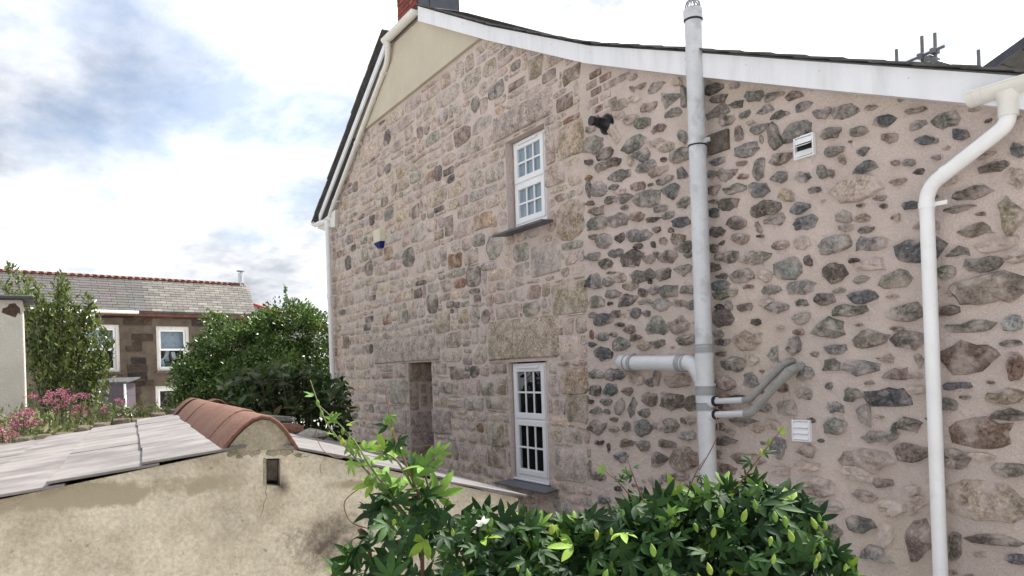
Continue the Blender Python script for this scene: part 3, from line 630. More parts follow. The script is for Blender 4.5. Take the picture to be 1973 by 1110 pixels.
def add_stone(mb, pts, colr, sm, proud, rough):
    n = len(pts); cx_ = sum(p[0] for p in pts) / n; cz_ = sum(p[1] for p in pts) / n
    a2 = sum(pts[i][0] * pts[(i + 1) % n][1] - pts[(i + 1) % n][0] * pts[i][1] for i in range(n))
    if a2 < 0: pts = pts[::-1]
    mb.cur = (*colr, max(0.0, min(1.0, sm)))
    sz = math.sqrt(abs(a2) / 2)
    ta = min(0.12, 0.008 / max(sz, 0.02)) * rough; tx, tz = random.uniform(-ta, ta), random.uniform(-ta, ta)
    def ring(k, y0, jy):
        return mb.verts([(cx_ + (p[0] - cx_) * k, WY - y0 - random.uniform(-jy, jy) - ((p[0] - cx_) * tx + (p[1] - cz_) * tz) * (1 if y0 > 0 else 0), cz_ + (p[1] - cz_) * k) for p in pts])
    o_ = ring(1.04, -0.012, 0.002); m_ = ring(0.92 if rough < 1 else 0.86, proud, 0.004 * rough); i_ = ring(0.46, proud + min(0.014, sz * 0.07), 0.010 * rough)
    c_ = mb.verts([(cx_, WY - proud - min(0.014, sz * 0.07), cz_)])
    rim = 0.24 if rough == 1.0 else 0.08      # lime creeps over the edges of the stone
    for k, dsm in ((0, rim), (1, rim * 0.35), (2, 0.0)):
        mb.cur = (*colr, max(0.0, min(1.0, sm + dsm)))
        for i in range(n):
            j = (i + 1) % n
            mb._faces([((o_ + i, o_ + j, m_ + j, m_ + i), (m_ + i, m_ + j, i_ + j, i_ + i), (i_ + i, i_ + j, c_))[k]])

def shown(s):                            # how large a stone looks from the garden
    pts = s[0]; n = len(pts)
    a = abs(sum(pts[i][0] * pts[(i + 1) % n][1] - pts[(i + 1) % n][0] * pts[i][1] for i in range(n))) / 2
    x = sum(p[0] for p in pts) / n
    return a * WY / (x * x + WY * WY) ** 1.5
order = sorted(range(len(stones)), key=lambda i: -shown(stones[i]))
for i in order[:300]:
    m = MB(); add_stone(m, *stones[i]); m.build('stone', 'stone', wall, smooth=True, auto=14 if stones[i][4] == 1.0 else 32)
m = MB()
for i in order[300:]: add_stone(m, *stones[i])
m.build('small_stones', 'stone', wall, smooth=True, auto=38, kind='stuff')
print('stones', len(stones))
for (x0, x1, z0, z1) in bricks:
    m = MB(); m.cur = (*random.choice([(0.24, 0.125, 0.10), (0.22, 0.145, 0.12), (0.27, 0.13, 0.105), (0.26, 0.20, 0.17)]), random.uniform(0.25, 0.6))
    x0 += random.uniform(-.012, .012); x1 += random.uniform(-.02, .01)
    m.box(x0, x1, WY - random.uniform(0.006, 0.014), WY + 0.03, z0 + random.uniform(-.004, .004), z1 + random.uniform(-.004, .004))
    bevel(m.build('brick', 'stone', wall), 0.008)

# quoin blocks in the niche reveal (its far jamb is seen)
for (y0, y1, z0, z1, c) in ((0.0, 0.42, 1.88, 2.125, 'm'), (0.0, 0.14, 1.50, 1.86, 'l'), (0.0, 0.42, 1.03, 1.47, 'l'), (0.0, 0.42, 0.62, 1.0, 'm'), (0.17, 0.26, 1.72, 1.84, 's'), (0.17, 0.27, 1.55, 1.68, 's'), (0.30, 0.40, 1.60, 1.80, 's')):
    m = MB(); m.cur = (*jit(PAL[c], 0.08), 0.12)
    m.box(-9.26, -9.25 + random.uniform(0.008, 0.016), WY + y0 + 0.012, WY + y1, z0, z1)
    bevel(m.build('jamb_stone', 'stone', wall), 0.008)

# ---- cream rendered gable top
m = MB()
pr = [(-10.60, 5.585), (-7.02, 5.60), (-8.45, 6.40), (-9.40, 6.40), (-10.9, 5.585 - 0.0)]
pr = [(-10.86, 5.58), (-7.02, 5.60), (-8.42, 6.40), (-9.46, 6.40)]
m.prism([(x, WY + 0.02, z) for x, z in pr], [(x, WY - 0.045, z) for x, z in pr])
bevel(m.build('cream_gable_panel', 'cream_render', house, label='smooth cream rendered panel at the gable top'), 0.006)

# ---- bargeboards
TOP = [(-8.358, 6.502), (-6.719, 5.597), (-5.059, 4.757), (-3.949, 4.288), (-2.913, 3.842), (-1.966, 3.439), (-1.62, 3.29)]
BOT = [(-8.372, 6.328), (-6.728, 5.449), (-5.117, 4.627), (-3.957, 4.119), (-2.919, 3.677), (-1.971, 3.281), (-1.66, 3.145)]
def board(i0, i1):
    m = MB()
    pl = [TOP[i] for i in range(i0, i1 + 1)]; bl = [BOT[i] for i in range(i0, i1 + 1)]
    for k in range(len(pl) - 1):
        a, b_, c, d = bl[k], bl[k + 1], pl[k + 1], pl[k]
        g0 = 0.002 if k == 0 else 0
        m.prism([(p[0], 4.115, p[1]) for p in (a, b_, c, d)], [(p[0], 4.09, p[1]) for p in (a, b_, c, d)])
        m.prism([(p[0], 4.199, p[1]) for p in ((a[0], a[1] + 0.0), (b_[0], b_[1] + 0.0), (b_[0], b_[1] + 0.012), (a[0], a[1] + 0.012))], [(p[0], 4.116, p[1]) for p in ((a[0], a[1]), (b_[0], b_[1]), (b_[0], b_[1] + 0.012), (a[0], a[1] + 0.012))])
    return m
m = board(0, 2); bb = m.build('bargeboard', 'barge_white', house)
m = board(2, 6); bb2 = m.build('bargeboard', 'barge_white', house)
for k in range(11):                       # fixing pins
    t = 0.4 + k * 0.55
    xs = [p[0] for p in TOP]
    x = -8.2 + t
    if x > -1.8: break
    for i in range(len(TOP) - 1):
        if TOP[i][0] <= x <= TOP[i + 1][0]:
            f = (x - TOP[i][0]) / (TOP[i + 1][0] - TOP[i][0]); z = (TOP[i][1] + (TOP[i + 1][1] - TOP[i][1]) * f) - 0.055
    m = MB(); m.tube([(x, 4.0915, z), (x, 4.086, z)], 0.004, 6); m.build('pin', 'pipe_grey', bb if x < -5.06 else bb2)
# left (front) verge board
VL = [(-9.335, 6.40), (-12.36, 4.60)]
m = MB()
for (yf, yb, dz0, dz1) in ((4.08, 4.105, -0.01, 0.10),):
    m.prism([(x, yb, z + d) for (x, z), d in ((VL[0], dz0), (VL[1], dz0), (VL[1], dz1), (VL[0], dz1))][::-1], [(x, yf, z + d) for (x, z), d in ((VL[0], dz0), (VL[1], dz0), (VL[1], dz1), (VL[0], dz1))][::-1])
m.build('bargeboard', 'barge_white', house)
# boxed white eave end below it
m = MB()
m.prism([(-12.60, 4.30, 4.47), (-11.80, 4.30, 4.37), (-11.68, 4.30, 4.66), (-12.45, 4.30, 4.58)], [(-12.60, 4.125, 4.52), (-11.72, 4.125, 4.39), (-11.68, 4.125, 4.66), (-12.45, 4.125, 4.60)])
bevel(m.build('eave_box', 'pipe_ivory', house), 0.006)

# ---- roof
RIDGE = (-9.10, 6.93)
rear = [RIDGE, (-8.34, 6.505), (-6.71, 5.603), (-5.05, 4.763), (-3.94, 4.294), (-2.905, 3.848), (-1.96, 3.445), (-1.50, 3.25)]
front = [RIDGE, (-9.36, 6.60), (-12.62, 4.60)]
m = MB()
def sheet(pl, y0, y1, th):
    for k in range(len(pl) - 1):
        a, c = pl[k], pl[k + 1]
        m.prism([(a[0], y0, a[1]), (c[0], y0, c[1]), (c[0], y1, c[1]), (a[0], y1, a[1])], [(a[0], y0, a[1] + th), (c[0], y0, c[1] + th), (c[0], y1, c[1] + th), (a[0], y1, a[1] + th)])
sheet(rear[1:], 4.10, 11.2, 0.004); sheet(front[1:], 4.08, 11.2, 0.012)
sheet([RIDGE, (-8.30, 6.535)], 4.75, 11.2, 0.012); sheet([(-9.36, 6.60), RIDGE], 4.75, 11.2, 0.012)
# half-hip over the cream panel
m.face([(-9.40, 4.09, 6.51), (-8.36, 4.09, 6.51), (-9.10, 4.75, 6.945)])
m.face([(-9.40, 4.09, 6.51), (-9.10, 4.75, 6.945), (-9.36, 4.75, 6.62)]); m.face([(-8.36, 4.09, 6.51), (-8.30, 4.75, 6.55), (-9.10, 4.75, 6.945)])
# lean-to roof over the stretch right of the bargeboard
m.prism([(-1.62, 4.12, 3.30), (0.9, 4.12, 3.30), (0.9, 7.5, 4.9), (-1.62, 7.5, 4.9)], [(-1.62, 4.12, 3.325), (0.9, 4.12, 3.325), (0.9, 7.5, 4.925), (-1.62, 7.5, 4.925)])
roof = m.build('roof', 'slate', house)
# slates along the two verges
def verge(pl, y0, y1, name, step, th, lift):
    tot = 0; seg = []
    for k in range(len(pl) - 1):
        seg.append((Vector((pl[k][0], 0, pl[k][1])), Vector((pl[k + 1][0], 0, pl[k + 1][1]))))
    L_ = sum((b_ - a).length for a, b_ in seg); s_ = 0.0
    def at(s):
        for a, b_ in seg:
            l = (b_ - a).length
            if s <= l: return a + (b_ - a) * (s / l), (b_ - a).normalized()
            s -= l
        return b_.copy(), (b_ - a).normalized()
    while s_ < L_ - 0.05:
        p, t = at(s_); q, _ = at(min(s_ + step * 1.35, L_)); t = (q - p).normalized(); nrm = Vector((-t.z, 0, t.x)); nrm = nrm if nrm.z > 0 else -nrm
        mm = MB(); w = random.uniform(-0.008, 0.008)
        a, b_ = p + nrm * (0.004 + random.uniform(0, .002)), q + nrm * (0.004 + lift)
        y0_, y1_ = y0 + w, y1
        mm.prism([(a.x, y0_, a.z), (b_.x, y0_, b_.z), (b_.x, y1_, b_.z), (a.x, y1_, a.z)], [(v.x, yy, v.z) for v, yy in ((a + nrm * th, y0_), (b_ + nrm * th, y0_), (b_ + nrm * th, y1_), (a + nrm * th, y1_))])
        mm.build(name, 'verge_slate', roof)
        s_ += step
verge(rear[1:], 4.055, 4.45, 'verge_slate', 0.27, 0.009, 0.010)
verge(front[1:], 4.04, 4.40, 'verge_slate', 0.27, 0.020, 0.012)
# hip gutter across the gable top with its running pipe down the verge
hg = thing('rainwater_pipe', 'ivory rainwater pipe running from the short top gutter down the left verge', 'pipe', (-12.0, 4.12, 4.55))
m = MB()
prof = arc((0, 0, 0), 0.056, 180, 360, 10, (0, 1, 0), (0, 0, 1))
def gutter(mb, x0, x1, yc, zc, r, lip=True):
    n = 12
    for rr in (r, r - 0.006):
        A = [(x0, yc + rr * math.cos(math.pi + math.pi * i / n), zc + rr * math.sin(math.pi + math.pi * i / n)) for i in range(n + 1)]
        B = [(x1, p[1], p[2]) for p in A]; a = mb.verts(A); b_ = mb.verts(B)
        mb._faces([(a + i, b_ + i, b_ + i + 1, a + i + 1) for i in range(n)])
    for xx in (x0, x1):
        A = [(xx, yc + r * math.cos(math.pi + math.pi * i / n), zc + r * math.sin(math.pi + math.pi * i / n)) for i in range(n + 1)]
        mb.face(A)
    for sgn in (-1, 1):
        mb.tube([(x0, yc + sgn * (r - 0.003), zc), (x1, yc + sgn * (r - 0.003), zc)], 0.006, 6)
gutter(m, -9.38, -8.40, 4.085, 6.475, 0.062)
m.build('gutter', 'pipe_ivory', hg, smooth=True, auto=50)
P0 = bend([(-9.30, 4.085, 6.42), (-9.30, 4.085, 6.30), (-9.42, 4.12, 6.19), (-11.85, 4.125, 4.68), (-11.93, 4.12, 4.58)], 0.06)
m = MB(); m.tube(P0, 0.036, 14); m.build('pipe', 'pipe_ivory', hg, smooth=True, auto=50)
m = MB(); m.tube([(-9.30, 4.085, 6.40), (-9.30, 4.085, 6.34)], 0.044, 14); m.build('socket', 'pipe_ivory', hg, smooth=True, auto=50)
for t in (0.06, 0.5, 0.93):
    a = Vector((-9.42, 4.12, 6.19)).lerp(Vector((-11.85, 4.125, 4.68)), t); dr = Vector((-2.43, 0, -1.51)).normalized() * 0.02
    m = MB(); m.tube([a - dr, a + dr], 0.042, 14); m.box(a.x - 0.02, a.x + 0.06, 4.13, 4.2, a.z - 0.012, a.z + 0.012); m.build('pipe_clip', 'pipe_ivory', hg, smooth=True, auto=40)

# eave gutter end and left downpipe
dpl = thing('downpipe', 'white downpipe at the far left corner of the stone gable under the eave box', 'pipe', (-12.0, 4.1, 0))
m = MB(); n = 12                         # front gutter runs away along y, its end is seen
for rr in (0.062, 0.055):
    A = [(-12.72 + 0.06 + rr * math.cos(math.pi + math.pi * i / n), 4.05, 4.63 + rr * math.sin(math.pi + math.pi * i / n)) for i in range(n + 1)]
    a = m.verts(A); b_ = m.verts([(p[0], 11.0, p[2]) for p in A]); m._faces([(a + i, a + i + 1, b_ + i + 1, b_ + i) for i in range(n)])
m.face([(-12.66 + 0.062 * math.cos(math.pi + math.pi * i / n), 4.05, 4.63 + 0.062 * math.sin(math.pi + math.pi * i / n)) for i in range(n + 1)])
m.tube([(-12.62, 4.10, 4.575), (-12.30, 4.10, 4.56), (-12.02, 4.10, 4.53)], [0.04, 0.045, 0.04], 12)
m.build('gutter_end', 'pipe_white', dpl, smooth=True, auto=50)
m = MB(); m.tube([(-12.0, 4.10, 4.54), (-12.0, 4.10, 0.0)], 0.038, 14); m.build('pipe', 'pipe_white', dpl, smooth=True, auto=50)
for z in (4.45, 3.30, 1.6):
    m = MB(); m.tube([(-12.0, 4.10, z - 0.03), (-12.0, 4.10, z + 0.03)], 0.046, 14); m.box(-11.98, -11.93, 4.11, 4.2, z - 0.01, z + 0.01); m.build('pipe_clip', 'pipe_white', dpl, smooth=True, auto=40)

# chimney on the front slope: brick front, slate-clad side
ch = MB(); ch.box(-10.72, -10.085, 4.915, 5.6, 5.3, 8.6); chim = ch.build('chimney', 'far_mortar', house)
for r_ in range(26):
    z = 6.55 + r_ * 0.075
    for k in range(4):
        x0 = -10.73 + k * 0.165 - (0.08 if r_ % 2 else 0)
        x1 = min(x0 + 0.155, -10.075); x0 = max(x0, -10.73)
        if x1 - x0 < 0.03: continue
        m = MB(); m.cur = random.choice([(0.20, 0.055, 0.04), (0.16, 0.05, 0.04), (0.235, 0.07, 0.05)])
        m.box(x0, x1, 4.90 - random.uniform(0, .006), 4.99, z, z + 0.064); m.build('brick', 'brick', chim)
for k, (y0, y1) in enumerate(((4.93, 5.11), (5.115, 5.46), (5.465, 5.62))):
    m = MB(); m.box(-10.075 - 0.01, -10.05 + 0.006 * (k % 2), y0, y1, 6.3, 8.55); m.build('lead_sheet', 'lead', chim)

# ---- windows
def window(kind, X0, X1, Z0, Z1, y, dark, sx0, sx1, sz):
    W = 0.062; mid = Z0 + (Z1 - Z0) * (0.505 if kind == 'up' else 0.515)
    m = MB()
    for a in ((X0, X0 + 0.045, y, y + 0.06, Z0, Z1), (X1 - 0.045, X1, y, y + 0.06, Z0, Z1), (X0 + 0.045, X1 - 0.045, y, y + 0.06, Z1 - 0.045, Z1), (X0 + 0.045, X1 - 0.045, y, y + 0.06, Z0, Z0 + 0.055), (X0 + 0.045, X1 - 0.045, y, y + 0.06, mid - 0.022, mid + 0.022)):
        m.box(*a)
    fr = m.build('window', 'white_upvc', house); bevel(fr, 0.004)
    m = MB(); m.box(X0 - 0.015, X1 + 0.01, y - 0.03, y + 0.055, Z0 - 0.024, Z0 - 0.002); bevel(m.build('sill_trim', 'white_upvc', fr), 0.004)
    for (z0, z1, top) in ((Z0 + 0.040, mid - 0.008, False), (mid + 0.008, Z1 - 0.030, True)):
        a0, a1 = X0 + 0.030, X1 - 0.030; sw = 0.058; yy = y - 0.017
        m = MB()
        for q in ((a0, a0 + sw, yy, y + 0.03, z0, z1), (a1 - sw, a1, yy, y + 0.03, z0, z1), (a0 + sw, a1 - sw, yy, y + 0.03, z1 - sw, z1), (a0 + sw, a1 - sw, yy, y + 0.03, z0, z0 + sw)):
            m.box(*q)
        bevel(m.build('sash', 'white_upvc', fr), 0.006)
        g0, g1, h0, h1 = a0 + sw, a1 - sw, z0 + sw, z1 - sw
        for i in range(3):
            for j in range(2):
                m = MB(); x0 = g0 + (g1 - g0) * i / 3; x1 = g0 + (g1 - g0) * (i + 1) / 3; q0 = h0 + (h1 - h0) * j / 2; q1 = h0 + (h1 - h0) * (j + 1) / 2
                m.box(x0 + 0.001, x1 - 0.001, y + 0.006, y + 0.012, q0 + 0.001, q1 - 0.001); m.build('pane', 'glass', fr)
        for i in (1, 2):
            x = g0 + (g1 - g0) * i / 3; m = MB(); m.box(x - 0.009, x + 0.009, y - 0.004, y + 0.0055, h0 - 0.002, h1 + 0.002); m.build('glazing_bar', 'white_upvc', fr)
        z = (h0 + h1) / 2; m = MB(); m.box(g0 - 0.002, g1 + 0.002, y - 0.0052, y + 0.0048, z - 0.009, z + 0.009); m.build('glazing_bar', 'white_upvc', fr)
        if top:
            m = MB(); m.box(X0 + 0.12, X1 - 0.12, yy - 0.022, yy - 0.001, z1 - 0.022, z1 - 0.006); bevel(m.build('trickle_vent', 'white_upvc', fr), 0.003)
        if not dark:
            m = MB(); nst = 14
            for k in range(nst):
                xa = g0 - 0.02 + (g1 - g0 + 0.04) * k / nst; xb = g0 - 0.02 + (g1 - g0 + 0.04) * (k + 1) / nst
                m.face([(xa, y + 0.022 + 0.008 * (k % 2), h0 - 0.03), (xb, y + 0.022 + 0.008 * ((k + 1) % 2), h0 - 0.03), (xb, y + 0.022 + 0.008 * ((k + 1) % 2), h1 + 0.03), (xa, y + 0.022 + 0.008 * (k % 2), h1 + 0.03)])
            m.build('curtain', 'blind', fr)
    # dark room behind
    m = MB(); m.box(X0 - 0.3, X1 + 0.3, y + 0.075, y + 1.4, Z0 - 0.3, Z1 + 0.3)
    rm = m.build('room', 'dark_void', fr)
    if not dark: pass
    m = MB()
    m.prism([(sx0, 4.03, sz - 0.008), (sx1, 4.03, sz - 0.008), (sx1 - 0.03, y + 0.02, sz + 0.012), (sx0 + 0.03, y + 0.02, sz + 0.012)], [(sx0, 4.03, sz + 0.014), (sx1, 4.03, sz + 0.014), (sx1 - 0.03, y + 0.02, sz + 0.034), (sx0 + 0.03, y + 0.02, sz + 0.034)])
    bevel(m.build('sill', 'slate_sill', fr), 0.003)
    return fr
wu = window('up', -6.61, -6.02, 3.462, 4.355, 4.285, False, -6.68, -5.78, 3.385)
wl_ = window('low', -6.705, -6.085, 0.872, 2.06, 4.25, True, -6.80, -5.86, 0.812)
for (x0, x1, y0, z0, z1, par) in ((-6.018, -5.921, 4.27, 3.42, 4.36, wu), (-6.083, -6.001, 4.235, 0.85, 2.07, wl_)):   # mortar fillet between frame and near jamb
    m = MB(); m.box(x0, x1, y0, y0 + 0.1, z0, z1); m.build('mortar_fillet', 'mortar', par)

# ================================================================== PIPES AND FITTINGS ON THE WALL
sp = thing('soil_pipe', 'tall grey soil pipe rising past the bargeboard with caged vent and side branch', 'pipe', (-3.85, 4.08, 0))
PXs, PYs = -3.845, 4.075
m = MB(); m.tube([(PXs, PYs, 2.10), (PXs, PYs, 4.53)], 0.062, 24); m.build('upper_pipe', 'pipe_grey', sp, smooth=True, auto=50)
m = MB(); m.tube([(PXs, PYs, 0.0), (PXs, PYs, 1.86)], 0.062, 24); m.build('lower_pipe', 'pipe_light', sp, smooth=True, auto=50)
# swept tee
m = MB(); m.tube([(PXs, PYs, 1.80), (PXs, PYs, 2.12)], 0.0645, 24)
sw = smooth_path([(-4.06, PYs, 2.004), (-4.0, PYs, 2.004), (-3.93, PYs, 1.97), (-3.875, PYs, 1.88), (-3.86, PYs, 1.82)], 6)
m.tube(sw, [0.0605] * (len(sw) - 8) + [0.0605 - 0.001 * i for i in range(8)], 22)
m.build('swept_tee', 'pipe_light', sp, smooth=True, auto=50)
for (z0, z1, r, mt) in ((2.075, 2.115, 0.070, 'collar_grey'), (2.125, 2.137, 0.072, 'collar_grey'), (2.03, 2.07, 0.067, 'pipe_grey'), (1.835, 1.852, 0.074, 'pipe_light'), (1.772, 1.834, 0.070, 'collar_grey'), (1.715, 1.768, 0.0715, 'pipe_grey'), (1.66, 1.712, 0.069, 'collar_grey'), (1.56, 1.70, 0.0655, 'pipe_light'), (3.575, 3.60, 0.066, 'pipe_grey'), (3.563, 3.572, 0.0665, 'rubber'), (4.475, 4.545, 0.070, 'pipe_grey'), (4.462, 4.474, 0.0655, 'rubber')):
    m = MB(); m.tube([(PXs, PYs, z0), (PXs, PYs, z1)], r, 24); m.build('collar', mt, sp, smooth=True, auto=50)
# balloon cage on top
cg = None
m = MB(); m.tube([(PXs, PYs, 4.545), (PXs, PYs, 4.556)], 0.058, 20); cg = m.build('vent_cage', 'collar_grey', sp, smooth=True, auto=50)
for k in range(12):
    a = 2 * math.pi * k / 12
    pts = [(PXs + math.cos(a) * 0.054 * f, PYs + math.sin(a) * 0.054 * f, 4.55 + h) for f, h in ((1, 0), (0.98, 0.025), (0.86, 0.05), (0.62, 0.066), (0.3, 0.074), (0, 0.076))]
    m = MB(); m.tube(pts, 0.0045, 5); m.build('cage_bar', 'collar_grey', cg)
# branch to the left
m = MB(); m.tube([(-4.70, PYs, 2.024), (-4.05, PYs, 2.004)], 0.0585, 24); m.build('branch_pipe', 'pipe_light', sp, smooth=True, auto=50)
m = MB(); m.tube(bend([(-4.62, PYs, 2.022), (-4.77, PYs, 2.027), (-4.80, 4.24, 2.028)], 0.07, 6), 0.064, 22); m.build('branch_elbow', 'pipe_grey', sp, smooth=True, auto=50)
for x0, x1, r in ((-4.63, -4.60, 0.069), (-4.69, -4.675, 0.0675), (-4.10, -4.055, 0.066), (-4.035, -4.02, 0.066)):
    m = MB(); m.tube([(x0, PYs, 2.004 + (-4.05 - x0) * 0.031), (x1, PYs, 2.004 + (-4.05 - x1) * 0.031)], r, 22); m.build('collar', 'collar_grey', sp, smooth=True, auto=50)
# two boss connections
for z in (1.730 - 0.003, 1.632):
    m = MB(); m.tube([(PXs + 0.03, PYs, z - 0.012), (PXs + 0.082, PYs, z)], [0.05, 0.036], 16); m.build('boss', 'pipe_light', sp, smooth=True, auto=50)
    m = MB(); m.tube([(PXs + 0.083, PYs, z), (PXs + 0.098, PYs, z)], 0.037, 16); m.build('rubber_ring', 'rubber', sp, smooth=True, auto=50)
# wall brackets with their packing blocks
for (zb, x1, zt, mt) in ((3.585, -3.655, 3.70, 'timber_old'), (1.74, -3.725, 1.79, 'timber_block')):
    m = MB(); m.box(PXs + 0.0, x1, 4.17 if zt > 3 else 4.145, 4.205, zb - 0.075 if zt > 3 else zb - 0.03, zb + 0.07 if zt > 3 else zb + 0.03); bevel(m.build('packing_block', mt, sp), 0.006)
    m = MB(); m.box(PXs + 0.05, PXs + 0.115, 4.07, 4.085, zb - 0.014, zb + 0.016)
    m.tube([(PXs + 0.10, 4.09, zb), (PXs + 0.10, 4.062, zb)], 0.012, 10); bevel(m.build('bracket', 'pipe_grey', sp), 0.002)

# two waste pipes
for nm, z0, pts, rr, lab in (('waste_pipe', 0, [(PXs + 0.095, PYs, 1.727), (-3.455, PYs + 0.005, 1.742), (-3.20, 4.13, 1.985), (-3.18, 4.26, 2.0)], 0.0225, 'slim grey waste pipe, the upper of two angled pipes joining the soil pipe'),
                             ('waste_pipe', 0, [(PXs + 0.095, PYs, 1.632), (-3.435, PYs - 0.012, 1.650), (-3.135, 4.11, 1.945), (-3.11, 4.26, 1.965)], 0.026, 'grey waste pipe, the lower of two angled pipes joining the soil pipe')):
    w = thing(nm, lab, 'pipe', pts[1])
    a, b_, c, d_ = [Vector(p) for p in pts]
    m = MB(); m.tube([a, b_ + (a - b_).normalized() * 0.02], rr * 0.92, 14); m.build('pipe', 'pipe_grey', w, smooth=True, auto=50)
    m = MB(); m.tube(bend([b_ + (a - b_).normalized() * 0.05, b_, c, d_], 0.03, 6), rr * 1.04, 14); m.build('pipe', 'waste_grey', w, smooth=True, auto=50)
    e = (c - b_).normalized()
    m = MB(); m.tube([c - e * 0.07, c - e * 0.01], rr * 1.28, 14); m.build('socket', 'waste_grey', w, smooth=True, auto=50)

# right downpipe with swan neck
dr = thing('downpipe', 'white downpipe with swan neck dropping from the low gutter beside the bargeboard end', 'pipe', (-2.235, 4.12, 0))
gy = 4.085
m = MB(); gutter(m, -1.985, 0.7, gy, 3.325, 0.062); m.build('gutter', 'pipe_ivory', dr, smooth=True, auto=50)
for x0, x1 in ((-1.925, -1.905), (-1.955, -1.945)):
    m = MB(); gutter(m, x0, x1, gy, 3.326, 0.0655); m.build('gutter_joint', 'pipe_ivory', dr, smooth=True, auto=50)
m = MB(); m.tube([(-1.806, gy, 3.285), (-1.806, gy, 3.24), (-1.806, gy, 3.19)], [0.062, 0.045, 0.043], 18); m.build('outlet', 'pipe_ivory', dr, smooth=True, auto=50)
m = MB(); m.tube([(-1.806, gy, 3.225), (-1.806, gy, 3.165)], 0.046, 18); m.build('collar', 'pipe_ivory', dr, smooth=True, auto=50)
m = MB(); m.tube(bend([(-1.806, gy, 3.20), (-1.815, gy, 3.125), (-2.20, 4.105, 2.925), (-2.238, 4.115, 2.86), (-2.238, 4.115, 2.78)], 0.05, 6), 0.0385, 20); m.build('swan_neck', 'pipe_white', dr, smooth=True, auto=50)
m = MB(); m.tube([(-2.238, 4.115, 2.85), (-2.226, 4.115, 0.0)], 0.0375, 20); m.build('pipe', 'pipe_white', dr, smooth=True, auto=50)
m = MB(); m.tube([(-2.238, 4.115, 2.80), (-2.238, 4.115, 2.835)], 0.0425, 20); m.box(-2.21, -2.135, 4.125, 4.132, 2.806, 2.828); m.build('pipe_clip', 'pipe_white', dr, smooth=True, auto=40)
m = MB(); m.tube([(-2.11, 4.10, 2.973), (-2.135, 4.10, 2.96)], 0.0405, 20); m.build('collar', 'pipe_white', dr, smooth=True, auto=50)

# louvred vents
def vent(X0, X1, Z0, Z1, open_slat, lab):
    v = thing('wall_vent', lab, 'vent', ((X0 + X1) / 2, WY, Z0))
    y = WY - 0.02
    m = MB()
    for q in ((X0, X0 + 0.010, y - 0.012, WY, Z0, Z1), (X1 - 0.010, X1, y - 0.012, WY, Z0, Z1), (X0 + .010, X1 - .010, y - 0.012, WY, Z1 - 0.010, Z1), (X0 + .010, X1 - .010, y - 0.012, WY, Z0, Z0 + 0.010)): m.box(*q)
    bevel(m.build('frame', 'white_upvc', v), 0.003)
    m = MB(); m.box(X0 + 0.005, X1 - 0.005, WY - 0.006, WY - 0.002, Z0 + 0.005, Z1 - 0.005); m.build('back', 'black_plastic', v)
    h = (Z1 - Z0 - 0.024) / 3
    for k in range(3):
        z = Z0 + 0.012 + k * h
        if open_slat and k == 1:
            tz, ty, off = z + h * 0.92, y - 0.004, 0.050
            m = MB(); m.prism([(X0 + .012, ty, tz - .003), (X1 - .012, ty, tz - .003), (X1 - .012, ty - off, tz - h * 0.58), (X0 + .012, ty - off, tz - h * 0.58)], [(X0 + .012, ty, tz), (X1 - .012, ty, tz), (X1 - .012, ty - off, tz - h * 0.58 + .003), (X0 + .012, ty - off, tz - h * 0.58 + .003)])
        else:
            m = MB(); m.prism([(X0 + .012, y - 0.012, z), (X1 - .012, y - 0.012, z), (X1 - .012, y + 0.004, z + h * .98), (X0 + .012, y + 0.004, z + h * .98)], [(X0 + .012, y - 0.015, z + .001), (X1 - .012, y - 0.015, z + .001), (X1 - .012, y, z + h * .98), (X0 + .012, y, z + h * .98)])
        m.build('louvre', 'white_upvc', v)
vent(-3.11, -2.965, 3.288, 3.432, True, 'white louvred wall vent with one flap hanging open under the bargeboard')
vent(-3.195, -3.06, 1.472, 1.612, False, 'white louvred wall vent with closed flaps below the waste pipes')
m = MB(); m.box(-3.00, -2.86, 4.195, 4.206, 3.20, 3.49)

# black flue terminal
fl = thing('flue_terminal', 'black plastic flue terminal sticking out of the wall below the brick patch', 'flue', (-4.985, WY, 4.05))
m = MB(); m.tube([(-4.985, WY + 0.01, 4.075), (-4.985, WY - 0.012, 4.075)], 0.088, 24); m.build('wall_plate', 'black_plastic', fl, smooth=True, auto=40)
m = MB(); m.tube([(-4.985, WY - 0.012, 4.075), (-4.985, WY - 0.03, 4.075), (-4.985, WY - 0.05, 4.075), (-4.985, WY - 0.095, 4.08), (-4.985, WY - 0.105, 4.08)], [0.075, 0.07, 0.05, 0.044, 0.044], 24); m.build('cone', 'black_plastic', fl, smooth=True, auto=40)
m = MB(); m.tube([(-4.985, WY - 0.10, 4.08), (-4.985, WY - 0.175, 4.082)], [0.036, 0.034], 20); m.build('nozzle', 'black_plastic', fl, smooth=True, auto=40)
m = MB(); m.tube([(-4.985, WY - 0.155, 4.082), (-4.985, WY - 0.178, 4.082)], 0.040, 20); m.build('rim', 'black_plastic', fl, smooth=True, auto=40)

